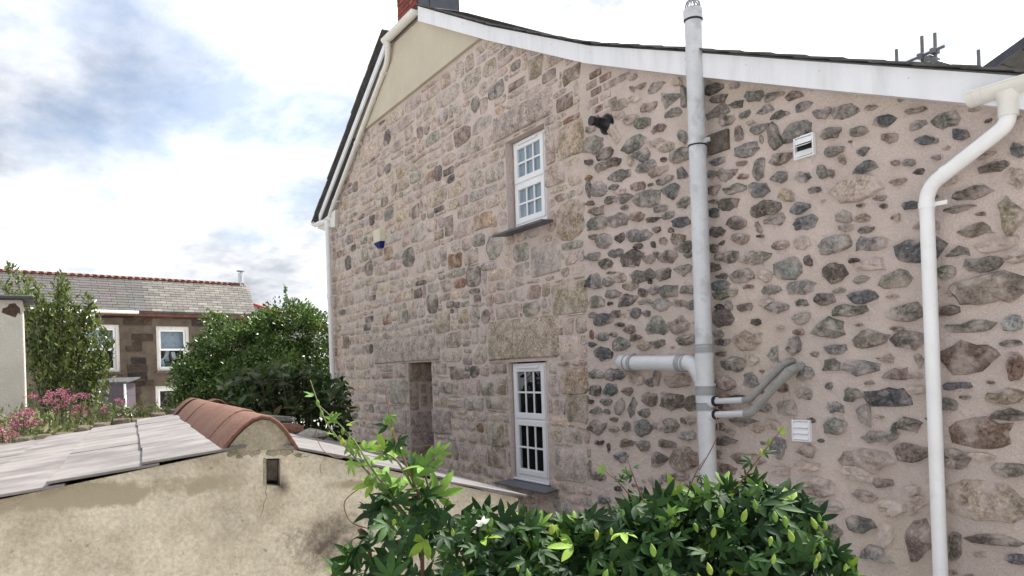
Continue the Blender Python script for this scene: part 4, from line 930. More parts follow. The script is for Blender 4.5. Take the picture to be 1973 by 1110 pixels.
# alarm box
al = thing('alarm_box', 'cream alarm box with dark blue lower edge high on the stone gable', 'alarm box', (-9.98, WY, 3.78))
xa, xb = -10.12, -9.84
m = MB(); top = [(xa, WY, 4.055), (xb, WY, 4.055), (xb - 0.02, WY - 0.085, 4.04), (xa + 0.02, WY - 0.085, 4.04)]
m.prism([(xa, WY, 3.862), (xb, WY, 3.862), (xb - 0.02, WY - 0.085, 3.862), (xa + 0.02, WY - 0.085, 3.862)], top); bevel(m.build('cover', 'alarm_cream', al), 0.008)
m = MB(); m.prism([(xa + 0.09, WY, 3.775), (xb - 0.09, WY, 3.775), (xb - 0.10, WY - 0.06, 3.785), (xa + 0.10, WY - 0.06, 3.785)], [(xa + 0.003, WY, 3.861), (xb - 0.003, WY, 3.861), (xb - 0.022, WY - 0.083, 3.861), (xa + 0.022, WY - 0.083, 3.861)]); bevel(m.build('lens', 'alarm_blue', al), 0.005)
m = MB(); m.prism([(-9.975, WY - 0.0855, 3.853), (-9.985, WY - 0.0855, 3.853), (-10.02, WY - 0.0855, 3.8625), (-9.94, WY - 0.0855, 3.8625)], [(-9.975, WY - 0.0865, 3.853), (-9.985, WY - 0.0865, 3.853), (-10.02, WY - 0.0865, 3.8625), (-9.94, WY - 0.0865, 3.8625)])

# ================================================================== GARDEN SHED
A0 = Vector((-3.37, 0.837, 0)); th = rad(5.4)
EV = Vector((-math.cos(th), math.sin(th), 0)); GV = Vector((math.sin(th), math.cos(th), 0))
def SH(s, l, z): return A0 + GV * s + EV * l + Vector((0, 0, z))
shed = thing('garden_shed', 'low rendered outbuilding with slab roof and red clay ridge tiles', 'shed', SH(0, 2, 0))
SL, SR, LEN = -1.85, 1.235, 3.85
zl = lambda s: 1.716 + 0.1486 * s
zr = lambda s: 1.717 - 0.307 * s
def shed_wall():
    bm = bmesh.new()
    def loop(pts, l):
        vs = [bm.verts.new(SH(s, l, z)) for s, z in pts]; return vs, [bm.edges.new((vs[i], vs[(i + 1) % len(vs)])) for i in range(len(vs))]
    top = [(SR, zr(SR) + 0.002), (0, 1.712), (SL, zl(SL) + 0.002)]
    n = 10
    _, e1 = loop([(SL, -0.1), (SR, -0.1)] + top, 0.0)
    hole = [(0.002, 1.528), (0.060, 1.520), (0.066, 1.642), (0.004, 1.645)]
    hv, e2 = loop(hole, 0.0)
    bmesh.ops.triangle_fill(bm, use_beauty=True, use_dissolve=False, edges=e1 + e2)
    back = [bm.verts.new(SH(s, 0.09, z)) for s, z in hole]
    for i in range(4): bm.faces.new((hv[i], hv[(i + 1) % 4], back[(i + 1) % 4], back[i]))
    def q(*p): bm.faces.new([bm.verts.new(SH(*x)) for x in p])
    q((SR, 0, -0.1), (SR, LEN, -0.1), (SR, LEN, zr(SR) - 0.012), (SR, 0, zr(SR) - 0.012))
    q((SL, LEN, -0.1), (SL, 0, -0.1), (SL, 0, zl(SL) - 0.012), (SL, LEN, zl(SL) - 0.012))
    q((SR, LEN, -0.1), (SL, LEN, -0.1), (SL, LEN, zl(SL) - 0.012), (0, LEN, 1.70), (SR, LEN, zr(SR) - 0.012))
    bmesh.ops.recalc_face_normals(bm, faces=bm.faces)
    me = bpy.data.meshes.new('wall'); bm.to_mesh(me); bm.free(); return me
sw = finish('wall', shed_wall(), 'shed_render', shed)
m = MB(); m.prism([SH(s, 0.10, z) for s, z in ((0.004, 1.53), (0.06, 1.52), (0.066, 1.64), (0.006, 1.644))], [SH(s, 0.035 + 0.02 * (z < 1.6), z) for s, z in ((0.008, 1.545), (0.056, 1.54), (0.058, 1.632), (0.010, 1.636))])
m.build('timber_stub', 'timber_old', shed, label='blackened timber end in a slot of the shed gable')
# rim of broken render left of the slot
m = MB(); m.prism([SH(s, 0.0, z) for s, z in ((-0.012, 1.53), (0.001, 1.525), (0.003, 1.648), (-0.008, 1.65))], [SH(s, -0.008, z) for s, z in ((-0.010, 1.535), (-0.001, 1.53), (0.001, 1.645), (-0.005, 1.645))]); m.build('render_lip', 'shed_mortar', shed)
for pts in ([(0.004, 1.525), (-0.004, 1.500), (0.002, 1.482), (-0.012, 1.452), (-0.016, 1.425), (-0.03, 1.395)], [(-0.05, 1.655), (-0.07, 1.672), (-0.09, 1.668), (-0.10, 1.69)], [(0.12, 1.655), (0.15, 1.64), (0.19, 1.642)], [(0.24, 1.60), (0.236, 1.575), (0.243, 1.56)]):
    m = MB(); m.tube(smooth_path([SH(s, -0.0004, z) for s, z in pts], 4), 0.0011, 4); m.build('crack', 'timber_old', shed)
# lumps of mortar under the ridge tile
for k in range(16):
    s = random.uniform(-0.17, 0.16); z = (zl(s) if s < 0 else zr(s)) - random.uniform(0.0, 0.04); r = random.uniform(0.010, 0.028)
    mm = MB(); n = 7; ph = random.random() * 6
    ring = [(s + math.cos(ph + i * 0.9) * r * 1.5 * random.uniform(.7, 1.2), z + math.sin(ph + i * 0.9) * r * 0.7 * random.uniform(.7, 1.2)) for i in range(n)]
    mm.prism([SH(a, 0.004, b_) for a, b_ in ring], [SH(s + (a - s) * .8, -random.uniform(0.003, 0.009), z + (b_ - z) * .8) for a, b_ in ring]); mm.build('mortar_lump', 'shed_mortar', shed)

# roof slabs, each course laps over the one below it
def slab_course(s_hi, s_lo, zf, joints, side):
    for i in range(len(joints) - 1):
        l0, l1 = joints[i] + 0.003, joints[i + 1] - 0.003
        t = 0.012; d = random.uniform(-0.002, 0.003); sk = random.uniform(-0.006, 0.006)
        m = MB(); lift = 0.017 + random.uniform(0, 0.004)
        bot = [(s_hi, l0, zf(s_hi) + d), (s_lo + sk, l0, zf(s_lo) + lift + d), (s_lo - sk, l1, zf(s_lo) + lift + d), (s_hi, l1, zf(s_hi) + d)]
        if side > 0: bot = bot[::-1]
        m.prism([SH(*p) for p in bot], [SH(p[0], p[1], p[2] + t) for p in bot])
        bevel(m.build('roof_slab', 'roof_slab' if side < 0 else 'roof_slab_shaded', shed), 0.003)
cs = [-0.08, -0.48, -0.815, -1.14, -1.47, -1.93]
js = [[-0.035, 0.72, 1.9, 2.9, LEN], [-0.035, 0.36, 1.25, 2.2, 3.1, LEN], [-0.035, 0.73, 1.55, 2.6, LEN], [-0.035, 0.4, 1.3, 2.3, LEN], [-0.035, 0.8, 1.9, LEN]]
for k in range(5): slab_course(cs[k] + 0.06 * (k > 0), cs[k + 1], zl, js[k], -1)
cs = [0.08, 0.46, 0.86, 1.275]
js = [[-0.03, 0.6, 1.5, 2.5, LEN], [-0.03, 0.9, 1.9, LEN], [-0.03, 0.5, 1.6, 2.7, LEN]]
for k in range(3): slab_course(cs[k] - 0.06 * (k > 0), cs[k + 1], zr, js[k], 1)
# ridge tiles
prof = [(-0.190, 1.690), (-0.165, 1.722), (-0.130, 1.762), (-0.090, 1.800), (-0.050, 1.828), (-0.010, 1.841), (0.030, 1.834), (0.066, 1.808), (0.100, 1.765), (0.128, 1.718), (0.150, 1.676)]
def ridge_tile(l0, l1, ds, dz, yawt, taper=0.0):
    m = MB(); rings = []
    cs_, cz_ = -0.02, 1.70
    for (l, k, tt) in ((l0, 1.0, 0), (l1, 1.0 - taper, 0)):
        for off in (0, 1):
            pr_ = [(cs_ + (s - cs_) * (k if off == 0 else k * 0.86) + ds + yawt * (l - l0), (cz_ + (z - cz_) * (k if off == 0 else k * 0.86)) + dz + (0.003 if off else 0)) for s, z in prof]
            rings.append(m.verts([SH(s, l, z) for s, z in pr_]))
    n = len(prof); o0, i0, o1, i1 = rings
    for i in range(n - 1):
        m._faces([(o0 + i, o0 + i + 1, o1 + i + 1, o1 + i), (i0 + i + 1, i0 + i, i1 + i, i1 + i + 1), (o0 + i + 1, o0 + i, i0 + i, i0 + i + 1), (o1 + i, o1 + i + 1, i1 + i + 1, i1 + i)])
    m._faces([(o0, o1, i1, i0), (o0 + n - 1, i0 + n - 1, i1 + n - 1, o1 + n - 1)])
    bevel(m.build('ridge_tile', 'terracotta', shed, smooth=True, auto=45), 0.006, 2, 50)
l = -0.03
for k in range(6):
    ridge_tile(l, l + 0.597, random.uniform(-0.006, 0.006), random.uniform(-0.003, 0.005), random.uniform(-0.015, 0.015), random.uniform(0, 0.012)); l += 0.602
ridge_tile(l - 0.05, l + 0.42, 0.15, -0.012, 0.03, 0.02)
ridge_tile(l, l + 0.45, -0.015, 0.004, 0.0, 0.02)
# mortar filling the mouth of the first tile
m = MB(); ins = [(-0.02 + (s + 0.02) * 0.84, 1.70 + (z - 1.70) * 0.84) for s, z in prof]
m.prism([SH(s, 0.06, z) for s, z in ins], [SH(s, -0.012, z) for s, z in ins]); m.build('mortar_plug', 'shed_mortar', shed)
# rough earthy coping along the back verge
for k in range(22):
    s = -1.9 + k * 0.145; z = (zl(s) if s < 0 else zr(s)); w = random.uniform(0.09, 0.15); h = random.uniform(0.03, 0.06)
    m = MB(); ll = LEN + random.uniform(-0.02, 0.02)
    bt = [SH(s - w / 2, ll - 0.05, z), SH(s + w / 2, ll - 0.05, z), SH(s + w / 2, ll + 0.2, z), SH(s - w / 2, ll + 0.2, z)]
    m.prism(bt, [SH(s - w / 2 + .01, ll - random.uniform(.02, .04), z + h), SH(s + w / 2 - .01, ll - random.uniform(.02, .04), z + h * random.uniform(.7, 1.2)), SH(s + w / 2, ll + .2, z + h), SH(s - w / 2, ll + .2, z + h)])
    bevel(m.build('coping_stone', 'earth_coping', shed), 0.012)

def rock(name, c, r, mat, lab, cat, seed, flat=0.5, group=None):
    bm = bmesh.new(); bmesh.ops.create_icosphere(bm, subdivisions=2, radius=1)
    for v in bm.verts:
        k = 1 + 0.35 * mnoise.noise(v.co * 1.7 + Vector((seed, 0, 0)))
        v.co = Vector((v.co.x * k * r[0], v.co.y * k * r[1], v.co.z * k * r[2])) + Vector(c)
    me = bpy.data.meshes.new(name); bm.to_mesh(me); bm.free(); o = finish(name, me, mat); tag(o, lab, cat, group); return o
# broken slabs and rubble lying behind the ridge
m = MB(); c0 = Vector((-6.68, 1.58, 1.64)); ring = [(-0.10, -0.36), (0.14, -0.30), (0.2, 0.05), (0.12, 0.30), (-0.02, 0.22), (-0.18, 0.10), (-0.2, -0.2)]
m.prism([c0 + Vector((a, b_, -0.10 * b_)) for a, b_ in ring], [c0 + Vector((a * .97, b_ * .97, 0.045 - 0.10 * b_)) for a, b_ in ring])
o = m.build('broken_slab', 'rough_stone'); bevel(o, 0.008); tag(o, 'broken grey stone slab lying behind the clay ridge tiles', 'slab')
rock('rubble_stone', (-6.30, 1.72, 1.55), (0.13, 0.17, 0.07), 'terracotta', 'reddish broken tile lump on the shed verge by the shrub', 'rubble', 3.0)
rock('rubble_stone', (-6.22, 1.92, 1.50), (0.14, 0.15, 0.06), 'rough_stone', 'brown rubble lump at the low end of the shed verge', 'rubble', 7.0)

# ================================================================== WHITE GATE PIER
pier = thing('gate_pier', 'flaking white rendered pier with slate cap beside the laurel bush', 'pier', (-11.6, -0.6, 1.2))
m = MB(); m.box(-12.0, -11.3, -1.05, -0.115, 1.15, 3.085); bevel(m.build('shaft', 'pillar_render', pier), 0.02, 3)
m = MB(); m.box(-12.1, -11.22, -1.15, 0.0, 3.087, 3.135); bevel(m.build('cap', 'slate', pier), 0.012)
m = MB(); ring = [(-0.30, 2.90), (-0.20, 2.86), (-0.17, 2.92), (-0.145, 2.90), (-0.15, 2.98), (-0.17, 3.0), (-0.20, 3.04), (-0.26, 3.03), (-0.28, 2.99), (-0.33, 2.97), (-0.34, 2.92)]
m.prism([(-11.301, y, z) for y, z in ring], [(-11.296, y, z) for y, z in ring]); m.build('bare_patch', 'bare_patch', pier)

# ================================================================== FAR COTTAGE
P0f = Vector((-23.86, 3.42, 0)); Ff = Vector((-0.2153, 0.9765, 0)); Nf = Vector((0.9765, 0.2153, 0))
def FH(a, b_, z): return P0f + Ff * a - Nf * b_ + Vector((0, 0, z))
cot = thing('far_cottage', 'brown stone cottage with grey slate roof and red crested ridge beyond the garden', 'house', FH(-1, 1.5, 0))
FW = {'a': (-0.48, 0.47, 2.30, 3.59), 'b': (-2.40, -1.45, 2.30, 3.61), 'c': (-0.55, 0.40, 0.6, 1.86)}
def fwall():
    bm = bmesh.new()
    def loop(pts):
        vs = [bm.verts.new(FH(a, 0, z)) for a, z in pts]; return [bm.edges.new((vs[i], vs[(i + 1) % len(vs)])) for i in range(len(vs))]
    ed = loop([(-9, -0.1), (2.45, -0.1), (2.45, 3.97), (-9, 3.97)])
    for a0, a1, z0, z1 in FW.values(): ed += loop([(a0, z0), (a1, z0), (a1, z1), (a0, z1)])
    bmesh.ops.triangle_fill(bm, use_beauty=True, use_dissolve=False, edges=ed)
    for a0, a1, z0, z1 in FW.values():
        c = [(a0, z0), (a1, z0), (a1, z1), (a0, z1)]
        for i in range(4):
            p, q = c[i], c[(i + 1) % 4]; bm.faces.new([bm.verts.new(v) for v in (FH(p[0], 0, p[1]), FH(q[0], 0, q[1]), FH(q[0], 0.25, q[1]), FH(p[0], 0.25, p[1]))])
    for pts in ([(2.45, 0, -.1), (3.4, 2.5, -.1), (3.4, 2.5, 5.2), (2.45, 0, 3.97)], [(3.4, 2.5, -.1), (3.9, 5, -.1), (3.9, 5, 3.97), (3.4, 2.5, 5.2)], [(-9, 0, -.1), (-9, 5, -.1), (-9, 5, 3.97), (-9, 0, 3.97)]):
        bm.faces.new([bm.verts.new(FH(*p)) for p in pts])
    bmesh.ops.recalc_face_normals(bm, faces=bm.faces)
    me = bpy.data.meshes.new('wall'); bm.to_mesh(me); bm.free(); return me
cw = finish('wall', fwall(), 'far_mortar', cot)
z = 1.25; r_ = 0
while z < 3.90:
    h = random.uniform(0.14, 0.24); a = -3.2 - random.random() * 0.3
    while a < 2.43:
        w = random.uniform(0.22, 0.62); a1 = min(a + w, 2.44)
        if not any(a1 > f[0] - 0.02 and a < f[1] + 0.02 and z + h > f[2] - 0.10 and z < f[3] + 0.05 for f in FW.values()) and a1 - a > 0.1:
            m = MB(); k = random.uniform(0.6, 1.3); m.cur = tuple(c * k for c in random.choice([(0.058, 0.041, 0.03), (0.046, 0.034, 0.027), (0.072, 0.05, 0.036), (0.036, 0.029, 0.025)]))
            j = lambda: random.uniform(-0.012, 0.012)
            base = [(a + .012 + j(), z + .012 + j()), (a1 - .012 + j(), z + .012 + j()), (a1 - .012 + j(), z + h - .012 + j()), (a + .012 + j(), z + h - .012 + j())]
            m.prism([FH(p[0], 0.02, p[1]) for p in base], [FH(p[0], -random.uniform(0.006, 0.03), p[1]) for p in base])
            m.build('stone', 'far_stone', cw)
        a = a1
    z += h
for k, (a0, a1, z0, z1) in FW.items():
    m = MB(); M4 = Matrix(((Ff.x, -Nf.x, 0, P0f.x), (Ff.y, -Nf.y, 0, P0f.y), (0, 0, 1, 0), (0, 0, 0, 1)))
    fw = 0.095
    for q in ((a0, a0 + fw, 0.04, 0.16, z0, z1), (a1 - fw, a1, 0.04, 0.16, z0, z1), (a0 + fw, a1 - fw, 0.04, 0.16, z1 - fw, z1), (a0 + fw, a1 - fw, 0.04, 0.16, z0, z0 + 0.06)): m.box(*q, M=M4)
    win = m.build('window', 'old_white_paint', cot); bevel(win, 0.006)
    mid = (z0 + z1) / 2 - 0.03
    for (q0, q1, yy) in ((mid - 0.03, z1 - fw, 0.09), (z0 + 0.06, mid + 0.03, 0.125)):
        m = MB(); b0, b1 = a0 + fw + .002, a1 - fw - .002; sw_ = 0.055
        for q in ((b0, b0 + sw_, yy, yy + .035, q0, q1), (b1 - sw_, b1, yy, yy + .035, q0, q1), (b0 + sw_, b1 - sw_, yy, yy + .035, q1 - sw_, q1), (b0 + sw_, b1 - sw_, yy, yy + .035, q0, q0 + sw_)): m.box(*q, M=M4)
        m.build('sash', 'white_upvc', win)
        m = MB(); m.box(b0 + sw_ - .003, b1 - sw_ + .003, yy + .012, yy + .018, q0 + sw_ - .003, q1 - sw_ + .003, M=M4); m.build('pane', 'glass', win)
    m = MB(); m.box(a0 - 0.05, a1 + 0.05, -0.06, 0.2, z0 - 0.07, z0 - 0.002, M=M4); m.build('sill', 'far_mortar', win)
    m = MB(); P = [(a0 - .2, 0.26, z0 - .3), (a1 + .2, 0.26, z0 - .3), (a1 + .2, 1.6, z0 - .3), (a0 - .2, 1.6, z0 - .3)]
    m.face([FH(a0 - .3, 1.5, z0 - .3), FH(a1 + .3, 1.5, z0 - .3), FH(a1 + .3, 1.5, z1 + .3), FH(a0 - .3, 1.5, z1 + .3)])
    for q in ((a0 - .3, a0 - .25), (a1 + .25, a1 + .3)): m.box(q[0], q[1], 0.26, 1.5, z0 - .3, z1 + .3, M=M4)
    m.box(a0 - .3, a1 + .3, 0.26, 1.5, z0 - .34, z0 - .3, M=M4); m.box(a0 - .3, a1 + .3, 0.26, 1.5, z1 + .3, z1 + .34, M=M4)
    m.build('room', 'interior', win)
    if k != 'c':
        m = MB(); nst = 8
        for i in range(nst):                                       # blind in the upper half
            q0 = mid + (z1 - mid) * i / nst; q1 = mid + (z1 - mid) * (i + 1) / nst
            m.face([FH(a0, .22, q0), FH(a1, .22, q0), FH(a1, .23, q1), FH(a0, .23, q1)])
        m.build('blind', 'pipe_grey', win)
    if k == 'a':
        pts = smooth_path([(a0 + 0.42, 0.3, mid), (a0 + 0.36, 0.3, mid - 0.2), (a0 + 0.24, 0.3, mid - 0.3), (a0 + 0.30, 0.3, mid - 0.45), (a0 + 0.34, 0.3, z0 + 0.05)], 4)
        m = MB(); pv = [(FH(p.x - 0.05, p.y, p.z), FH(p.x + 0.07, p.y + 0.04, p.z)) for p in pts]
        for i in range(len(pv) - 1): m.face([pv[i][0], pv[i][1], pv[i + 1][1], pv[i + 1][0]])
        m.build('curtain', 'curtain', win)
        m = MB(); m.box(a0 + 0.34, a1 - 0.1, 0.3, 0.5, z0 + 0.02, z0 + 0.24, M=M4); m.build('green_crate', 'green_box', win)
        for (u, w_, s_) in ((0.42, 0.42, 0.13), (0.60, 0.46, 0.16), (0.22, 0.16, 0.12), (0.72, 0.38, 0.1)):
            m = MB(); Mr = M4 @ Matrix.Translation((a0 + u, 0.42, z0 + w_)) @ Euler((0.2, u * 5, w_ * 3)).to_matrix().to_4x4(); m.box(-s_, s_, -.05, .05, -s_ * .7, s_ * .7, M=Mr); m.build('packed_box', 'curtain' if u != 0.72 else 'interior', win)
# roof deck, slates, ridge
E0, E1 = (-0.20, 3.985), (2.5, 5.235)     # (b, z) at eave and ridge
def RF(a, t, up=0.0):                     # t 0 eave .. 1 ridge; right verge leans back with the hip
    b_ = E0[0] + (E1[0] - E0[0]) * t; z = E0[1] + (E1[1] - E0[1]) * t + up
    return FH(a + 1.08 * t * max(0.0, min(1.0, (a + 9) / 11.5)), b_, z)
m = MB(); m.prism([RF(-9, 0, -.04), RF(2.46, 0, -.04), RF(2.46, 1, -.04), RF(-9, 1, -.04)], [RF(-9, 0), RF(2.46, 0), RF(2.46, 1), RF(-9, 1)])
m.prism([FH(-9, 2.5, 5.2), FH(3.55, 2.5, 5.2), FH(3.9, 5.2, 3.95), FH(-9, 5.2, 3.95)], [FH(-9, 2.5, 5.235), FH(3.55, 2.5, 5.235), FH(3.9, 5.2, 3.985), FH(-9, 5.2, 3.985)])
croof = m.build('roof', 'slate', cot)
rows = 13; sl = []
for r_ in range(rows):
    t0, t1 = r_ / rows, (r_ + 1) / rows; a = -9.0 - (0.15 if r_ % 2 else 0)
    while a < 2.44:
        w = 0.30 if a > -1.0 else 0.44
        sl.append((max(a, -9), min(a + w, 2.47), t0, t1)); a += w
sl.sort(key=lambda q: (q[0] < -5.1, -q[0]))
rest = MB()
def slate(mb, q):
    a0, a1, t0, t1 = q; k = random.uniform(0.75, 1.3)
    newer = a0 > -1.05
    c = random.choice([(0.105, 0.097, 0.085), (0.09, 0.083, 0.075), (0.125, 0.117, 0.10)]) if newer else random.choice([(0.058, 0.054, 0.05), (0.068, 0.063, 0.06)])
    mb.cur = tuple(x * (k if newer else 0.9 + 0.2 * random.random()) for x in c)
    mb.prism([RF(a0 + .005, t0 - .006, .012), RF(a1 - .005, t0 - .006, .012), RF(a1 - .005, t1 + .02, .003), RF(a0 + .005, t1 + .02, .003)], [RF(a0 + .005, t0 - .006, .026), RF(a1 - .005, t0 - .006, .026), RF(a1 - .005, t1 + .02, .010), RF(a0 + .005, t1 + .02, .010)])
for i, q in enumerate(sl):
    if i < 300: m = MB(); slate(m, q); m.build('roof_slate', 'far_slate', croof)
    else: slate(rest, q)
rest.build('far_slates', 'far_slate', croof, kind='stuff')
a = -5.4
while a < 2.0:
    m = MB(); a1 = a + 0.55
    nseg = 3
    m.prism([RF(a, 1, 0), RF(a1 - .01, 1, 0), RF(a1 - .01, .955, .03), RF(a, .955, .03)], [RF(a, 1, .07), RF(a1 - .01, 1, .07), RF(a1 - .01, .955, .06), RF(a, .955, .06)])
    for i in range(nseg):
        c = a + (i + 0.5) * 0.55 / nseg; p = RF(c, 1, 0.07)
        m.tube([p - Nf * 0.12 + Vector((0, 0, -.03)), p + Nf * 0.16 + Vector((0, 0, -.07))], 0.055, 8)
    m.build('ridge_tile', 'far_ridge', croof, smooth=True, auto=50); a = a1
m = MB(); m.box(-9, 2.46, -0.17, 0.0, 3.86, 3.94, M=M4); m.build('fascia', 'far_ridge', cot)
m = MB(); m.tube([FH(-6, -0.23, 3.955), FH(-1.02, -0.23, 3.945)], 0.045, 10); m.build('gutter', 'old_white_paint', cot, smooth=True)
fp = FH(3.24, 2.42, 0)
m = MB(); m.tube([fp + Vector((0, 0, 5.1)), fp + Vector((0, 0, 5.64))], 0.085, 14); ch2 = m.build('stove_flue', 'steel', cot, smooth=True, auto=50)
m = MB(); m.tube([fp + Vector((0, 0, 5.69)), fp + Vector((0, 0, 5.72)), fp + Vector((0, 0, 5.77))], [0.13, 0.14, 0.03], 14); m.build('cowl', 'collar_grey', ch2, smooth=True, auto=40)
for q in ((.06, 0), (-.06, 0), (0, .06)):
    m = MB(); m.tube([fp + Vector((q[0], q[1], 5.63)), fp + Vector((q[0], q[1], 5.70))], 0.012, 6); m.build('cowl_leg', 'collar_grey', ch2)

# lean-to store in front of the cottage
lt = thing('lean_to_store', 'low dark boarded store with white corner trim under the cottage window', 'store', (-22.6, 1.7, 0))
dirv = Vector((0.4, 0.64, 0)).normalized(); bk = Vector((-dirv.y, dirv.x, 0))
def LT(a, b_, z): return Vector((-22.79, 1.37, 0)) + dirv * a + bk * b_ + Vector((0, 0, z))
for k in range(6):
    z0 = 0.0 + k * 0.33; m = MB(); m.prism([LT(-0.6, 0, z0), LT(0.70, 0, z0), LT(0.70, 0.6, z0), LT(-0.6, 0.6, z0)], [LT(-0.6, 0.01, z0 + .325), LT(0.70, 0.01, z0 + .325), LT(0.70, 0.6, z0 + .325), LT(-0.6, 0.6, z0 + .325)]); m.build('board', 'purple_board', lt)
m = MB(); m.prism([LT(0.70, -0.02, 0), LT(0.74, -0.02, 0), LT(0.74, 0.03, 0), LT(0.70, 0.03, 0)], [LT(0.70, -0.02, 1.96), LT(0.74, -0.02, 1.96), LT(0.74, 0.03, 1.96), LT(0.70, 0.03, 1.96)]); m.build('corner_trim', 'white_upvc', lt)
m = MB(); m.prism([LT(-0.7, -0.06, 1.985), LT(0.82, -0.06, 1.985), LT(0.82, 0.66, 2.10), LT(-0.7, 0.66, 2.10)], [LT(-0.7, -0.06, 2.02), LT(0.82, -0.06, 2.02), LT(0.82, 0.66, 2.135), LT(-0.7, 0.66, 2.135)]); m.build('roof', 'slate', lt)
m = MB(); m.prism([LT(-0.75, -0.12, 1.10), LT(0.9, -0.12, 1.10), LT(0.9, -0.02, 1.10), LT(-0.75, -0.02, 1.10)], [LT(-0.75, -0.12, 1.17), LT(0.9, -0.12, 1.17), LT(0.9, -0.02, 1.17), LT(-0.75, -0.02, 1.17)]); m.build('white_rail', 'white_upvc', lt)

# red-roofed building further back and its dish
rh = thing('red_roofed_house', 'pale house with red roof edge showing behind the cottage gable', 'house', (-35, 9, 0))
r0 = Vector((0.52, 0.85, 0)).normalized(); rb = Vector((-r0.y, r0.x, 0))
def RH(a, b_, z): return Vector((-34.9, 8.41, 0)) + r0 * a + rb * b_ + Vector((0, 0, z))
m = MB(); m.prism([RH(-2.8, 0, 0), RH(2.4, 0, 0), RH(2.4, 0, 4.35), RH(-0.2, 0, 5.35), RH(-2.8, 0, 4.35)], [RH(-2.8, 5, 0), RH(2.4, 5, 0), RH(2.4, 5, 4.35), RH(-0.2, 5, 5.35), RH(-2.8, 5, 4.35)]); m.build('wall', 'grey_render', rh)
for sg, (a0, z0, a1, z1) in ((1, (-0.2, 5.45, 2.7, 4.33)), (-1, (-0.2, 5.45, -3.1, 4.33))):
    m = MB(); m.prism([RH(a0, -.2, z0 - .12), RH(a1, -.2, z1 - .12), RH(a1, 5.2, z1 - .12), RH(a0, 5.2, z0 - .12)], [RH(a0, -.2, z0), RH(a1, -.2, z1), RH(a1, 5.2, z1), RH(a0, 5.2, z0)]); m.build('roof', 'red_sheet', rh)
m = MB(); m.prism([RH(-0.2, -.05, 4.28), RH(2.5, -.05, 4.28), RH(2.5, -.01, 4.28), RH(-0.2, -.01, 4.28)], [RH(-0.2, -.05, 4.45), RH(2.5, -.05, 4.45), RH(2.5, -.01, 4.45), RH(-0.2, -.01, 4.45)]); m.build('string_board', 'white_upvc', rh)
ds = thing('satellite_dish', 'dark round satellite dish below the red roof edge', 'dish', RH(0.55, -0.1, 4.6))
dc = Vector((-33.69, 8.46, 4.77)); dn = Vector((0.7, -0.6, 0.35)).normalized(); du = dn.cross(Vector((0, 0, 1))).normalized(); dv = du.cross(dn)
m = MB(); R = []
for (rr, dd) in ((0.0, 0.0), (0.12, 0.008), (0.21, 0.03), (0.26, 0.05)):
    R.append(m.verts([dc + (du * math.cos(k * math.pi / 10) + dv * math.sin(k * math.pi / 10)) * rr + dn * dd for k in range(20)]))
for i in range(3): m._faces([(R[i] + k, R[i] + (k + 1) % 20, R[i + 1] + (k + 1) % 20, R[i + 1] + k) for k in range(20)])
m.build('reflector', 'timber_old', ds, smooth=True)
m = MB(); m.tube([dc, dc - dn * 0.18, RH(0.55, 0.0, 4.55)], 0.02, 6); m.tube([dc - dv * .22, dc + dn * 0.28 - dv * 0.03], 0.012, 6); m.build('arm', 'collar_grey', ds)

# ================================================================== SCAFFOLD AND NEIGHBOUR ROOF BEHIND THE HOUSE
sc = thing('scaffold', 'bare steel scaffold poles standing up behind the slate roof', 'scaffold', (-6.4, 12, 0))
for (x, zt, y) in ((-6.934, 7.01, 12.0), (-6.516, 7.06, 12.0), (-6.313, 7.03, 12.0), (-5.685, 6.53, 12.0), (-6.6, 6.4, 13.2), (-5.7, 6.3, 13.2)):
    m = MB(); m.tube([(x, y, 0), (x, y, zt)], 0.026, 10); m.build('standard', 'scaffold_steel', sc, smooth=True, auto=50)
m = MB(); m.tube([(-7.2, 11.95, 6.69), (-6.15, 11.95, 6.755)], 0.024, 10); m.build('ledger', 'scaffold_steel', sc, smooth=True, auto=50)
m = MB(); m.tube([(-6.42, 11.95, 6.66), (-5.5, 11.95, 6.05)], 0.024, 10); m.build('brace', 'scaffold_steel', sc, smooth=True, auto=50)
for (x, z) in ((-6.516, 6.735), (-6.313, 6.745), (-6.313, 6.59), (-6.40, 6.65)):
    m = MB(); m.box(x - 0.05, x + 0.05, 11.91, 12.05, z - 0.045, z + 0.045); bevel(m.build('coupler', 'scaffold_steel', sc), 0.015)
nb = thing('neighbour_building', 'slate roofed neighbouring building with dark verge beyond the scaffold', 'house', (-4, 15, 0))
m = MB(); m.prism([(-5.6, 13.6, 0), (1, 13.6, 0), (1, 13.6, 6.2), (-2.6, 13.6, 7.9), (-5.6, 13.6, 6.45)], [(-5.6, 20, 0), (1, 20, 0), (1, 20, 6.2), (-2.6, 20, 7.9), (-5.6, 20, 6.45)]); m.build('wall', 'grey_render', nb)
d1 = (Vector((-2.6, 0, 8.0)) - Vector((-6.35, 0, 6.52)))
for k in range(12):
    t0, t1 = k / 12, (k + 1) / 12 + 0.02; a = Vector((-6.35, 0, 6.52)) + d1 * t0; c = Vector((-6.35, 0, 6.52)) + d1 * t1
    m = MB(); m.prism([(a.x, 13.05, a.z), (c.x, 13.05, c.z - .02), (c.x, 20, c.z - .02), (a.x, 20, a.z)], [(a.x, 13.05, a.z + .03), (c.x, 13.05, c.z), (c.x, 20, c.z), (a.x, 20, a.z + .03)]); m.build('slate_course', 'verge_slate', nb)
m = MB(); m.prism([(-6.35, 13.0, 6.38), (-2.6, 13.0, 7.86), (-2.6, 13.0, 8.0), (-6.35, 13.0, 6.52)], [(-6.35, 13.04, 6.38), (-2.6, 13.04, 7.86), (-2.6, 13.04, 8.0), (-6.35, 13.04, 6.52)]); m.build('verge_board', 'lead', nb)
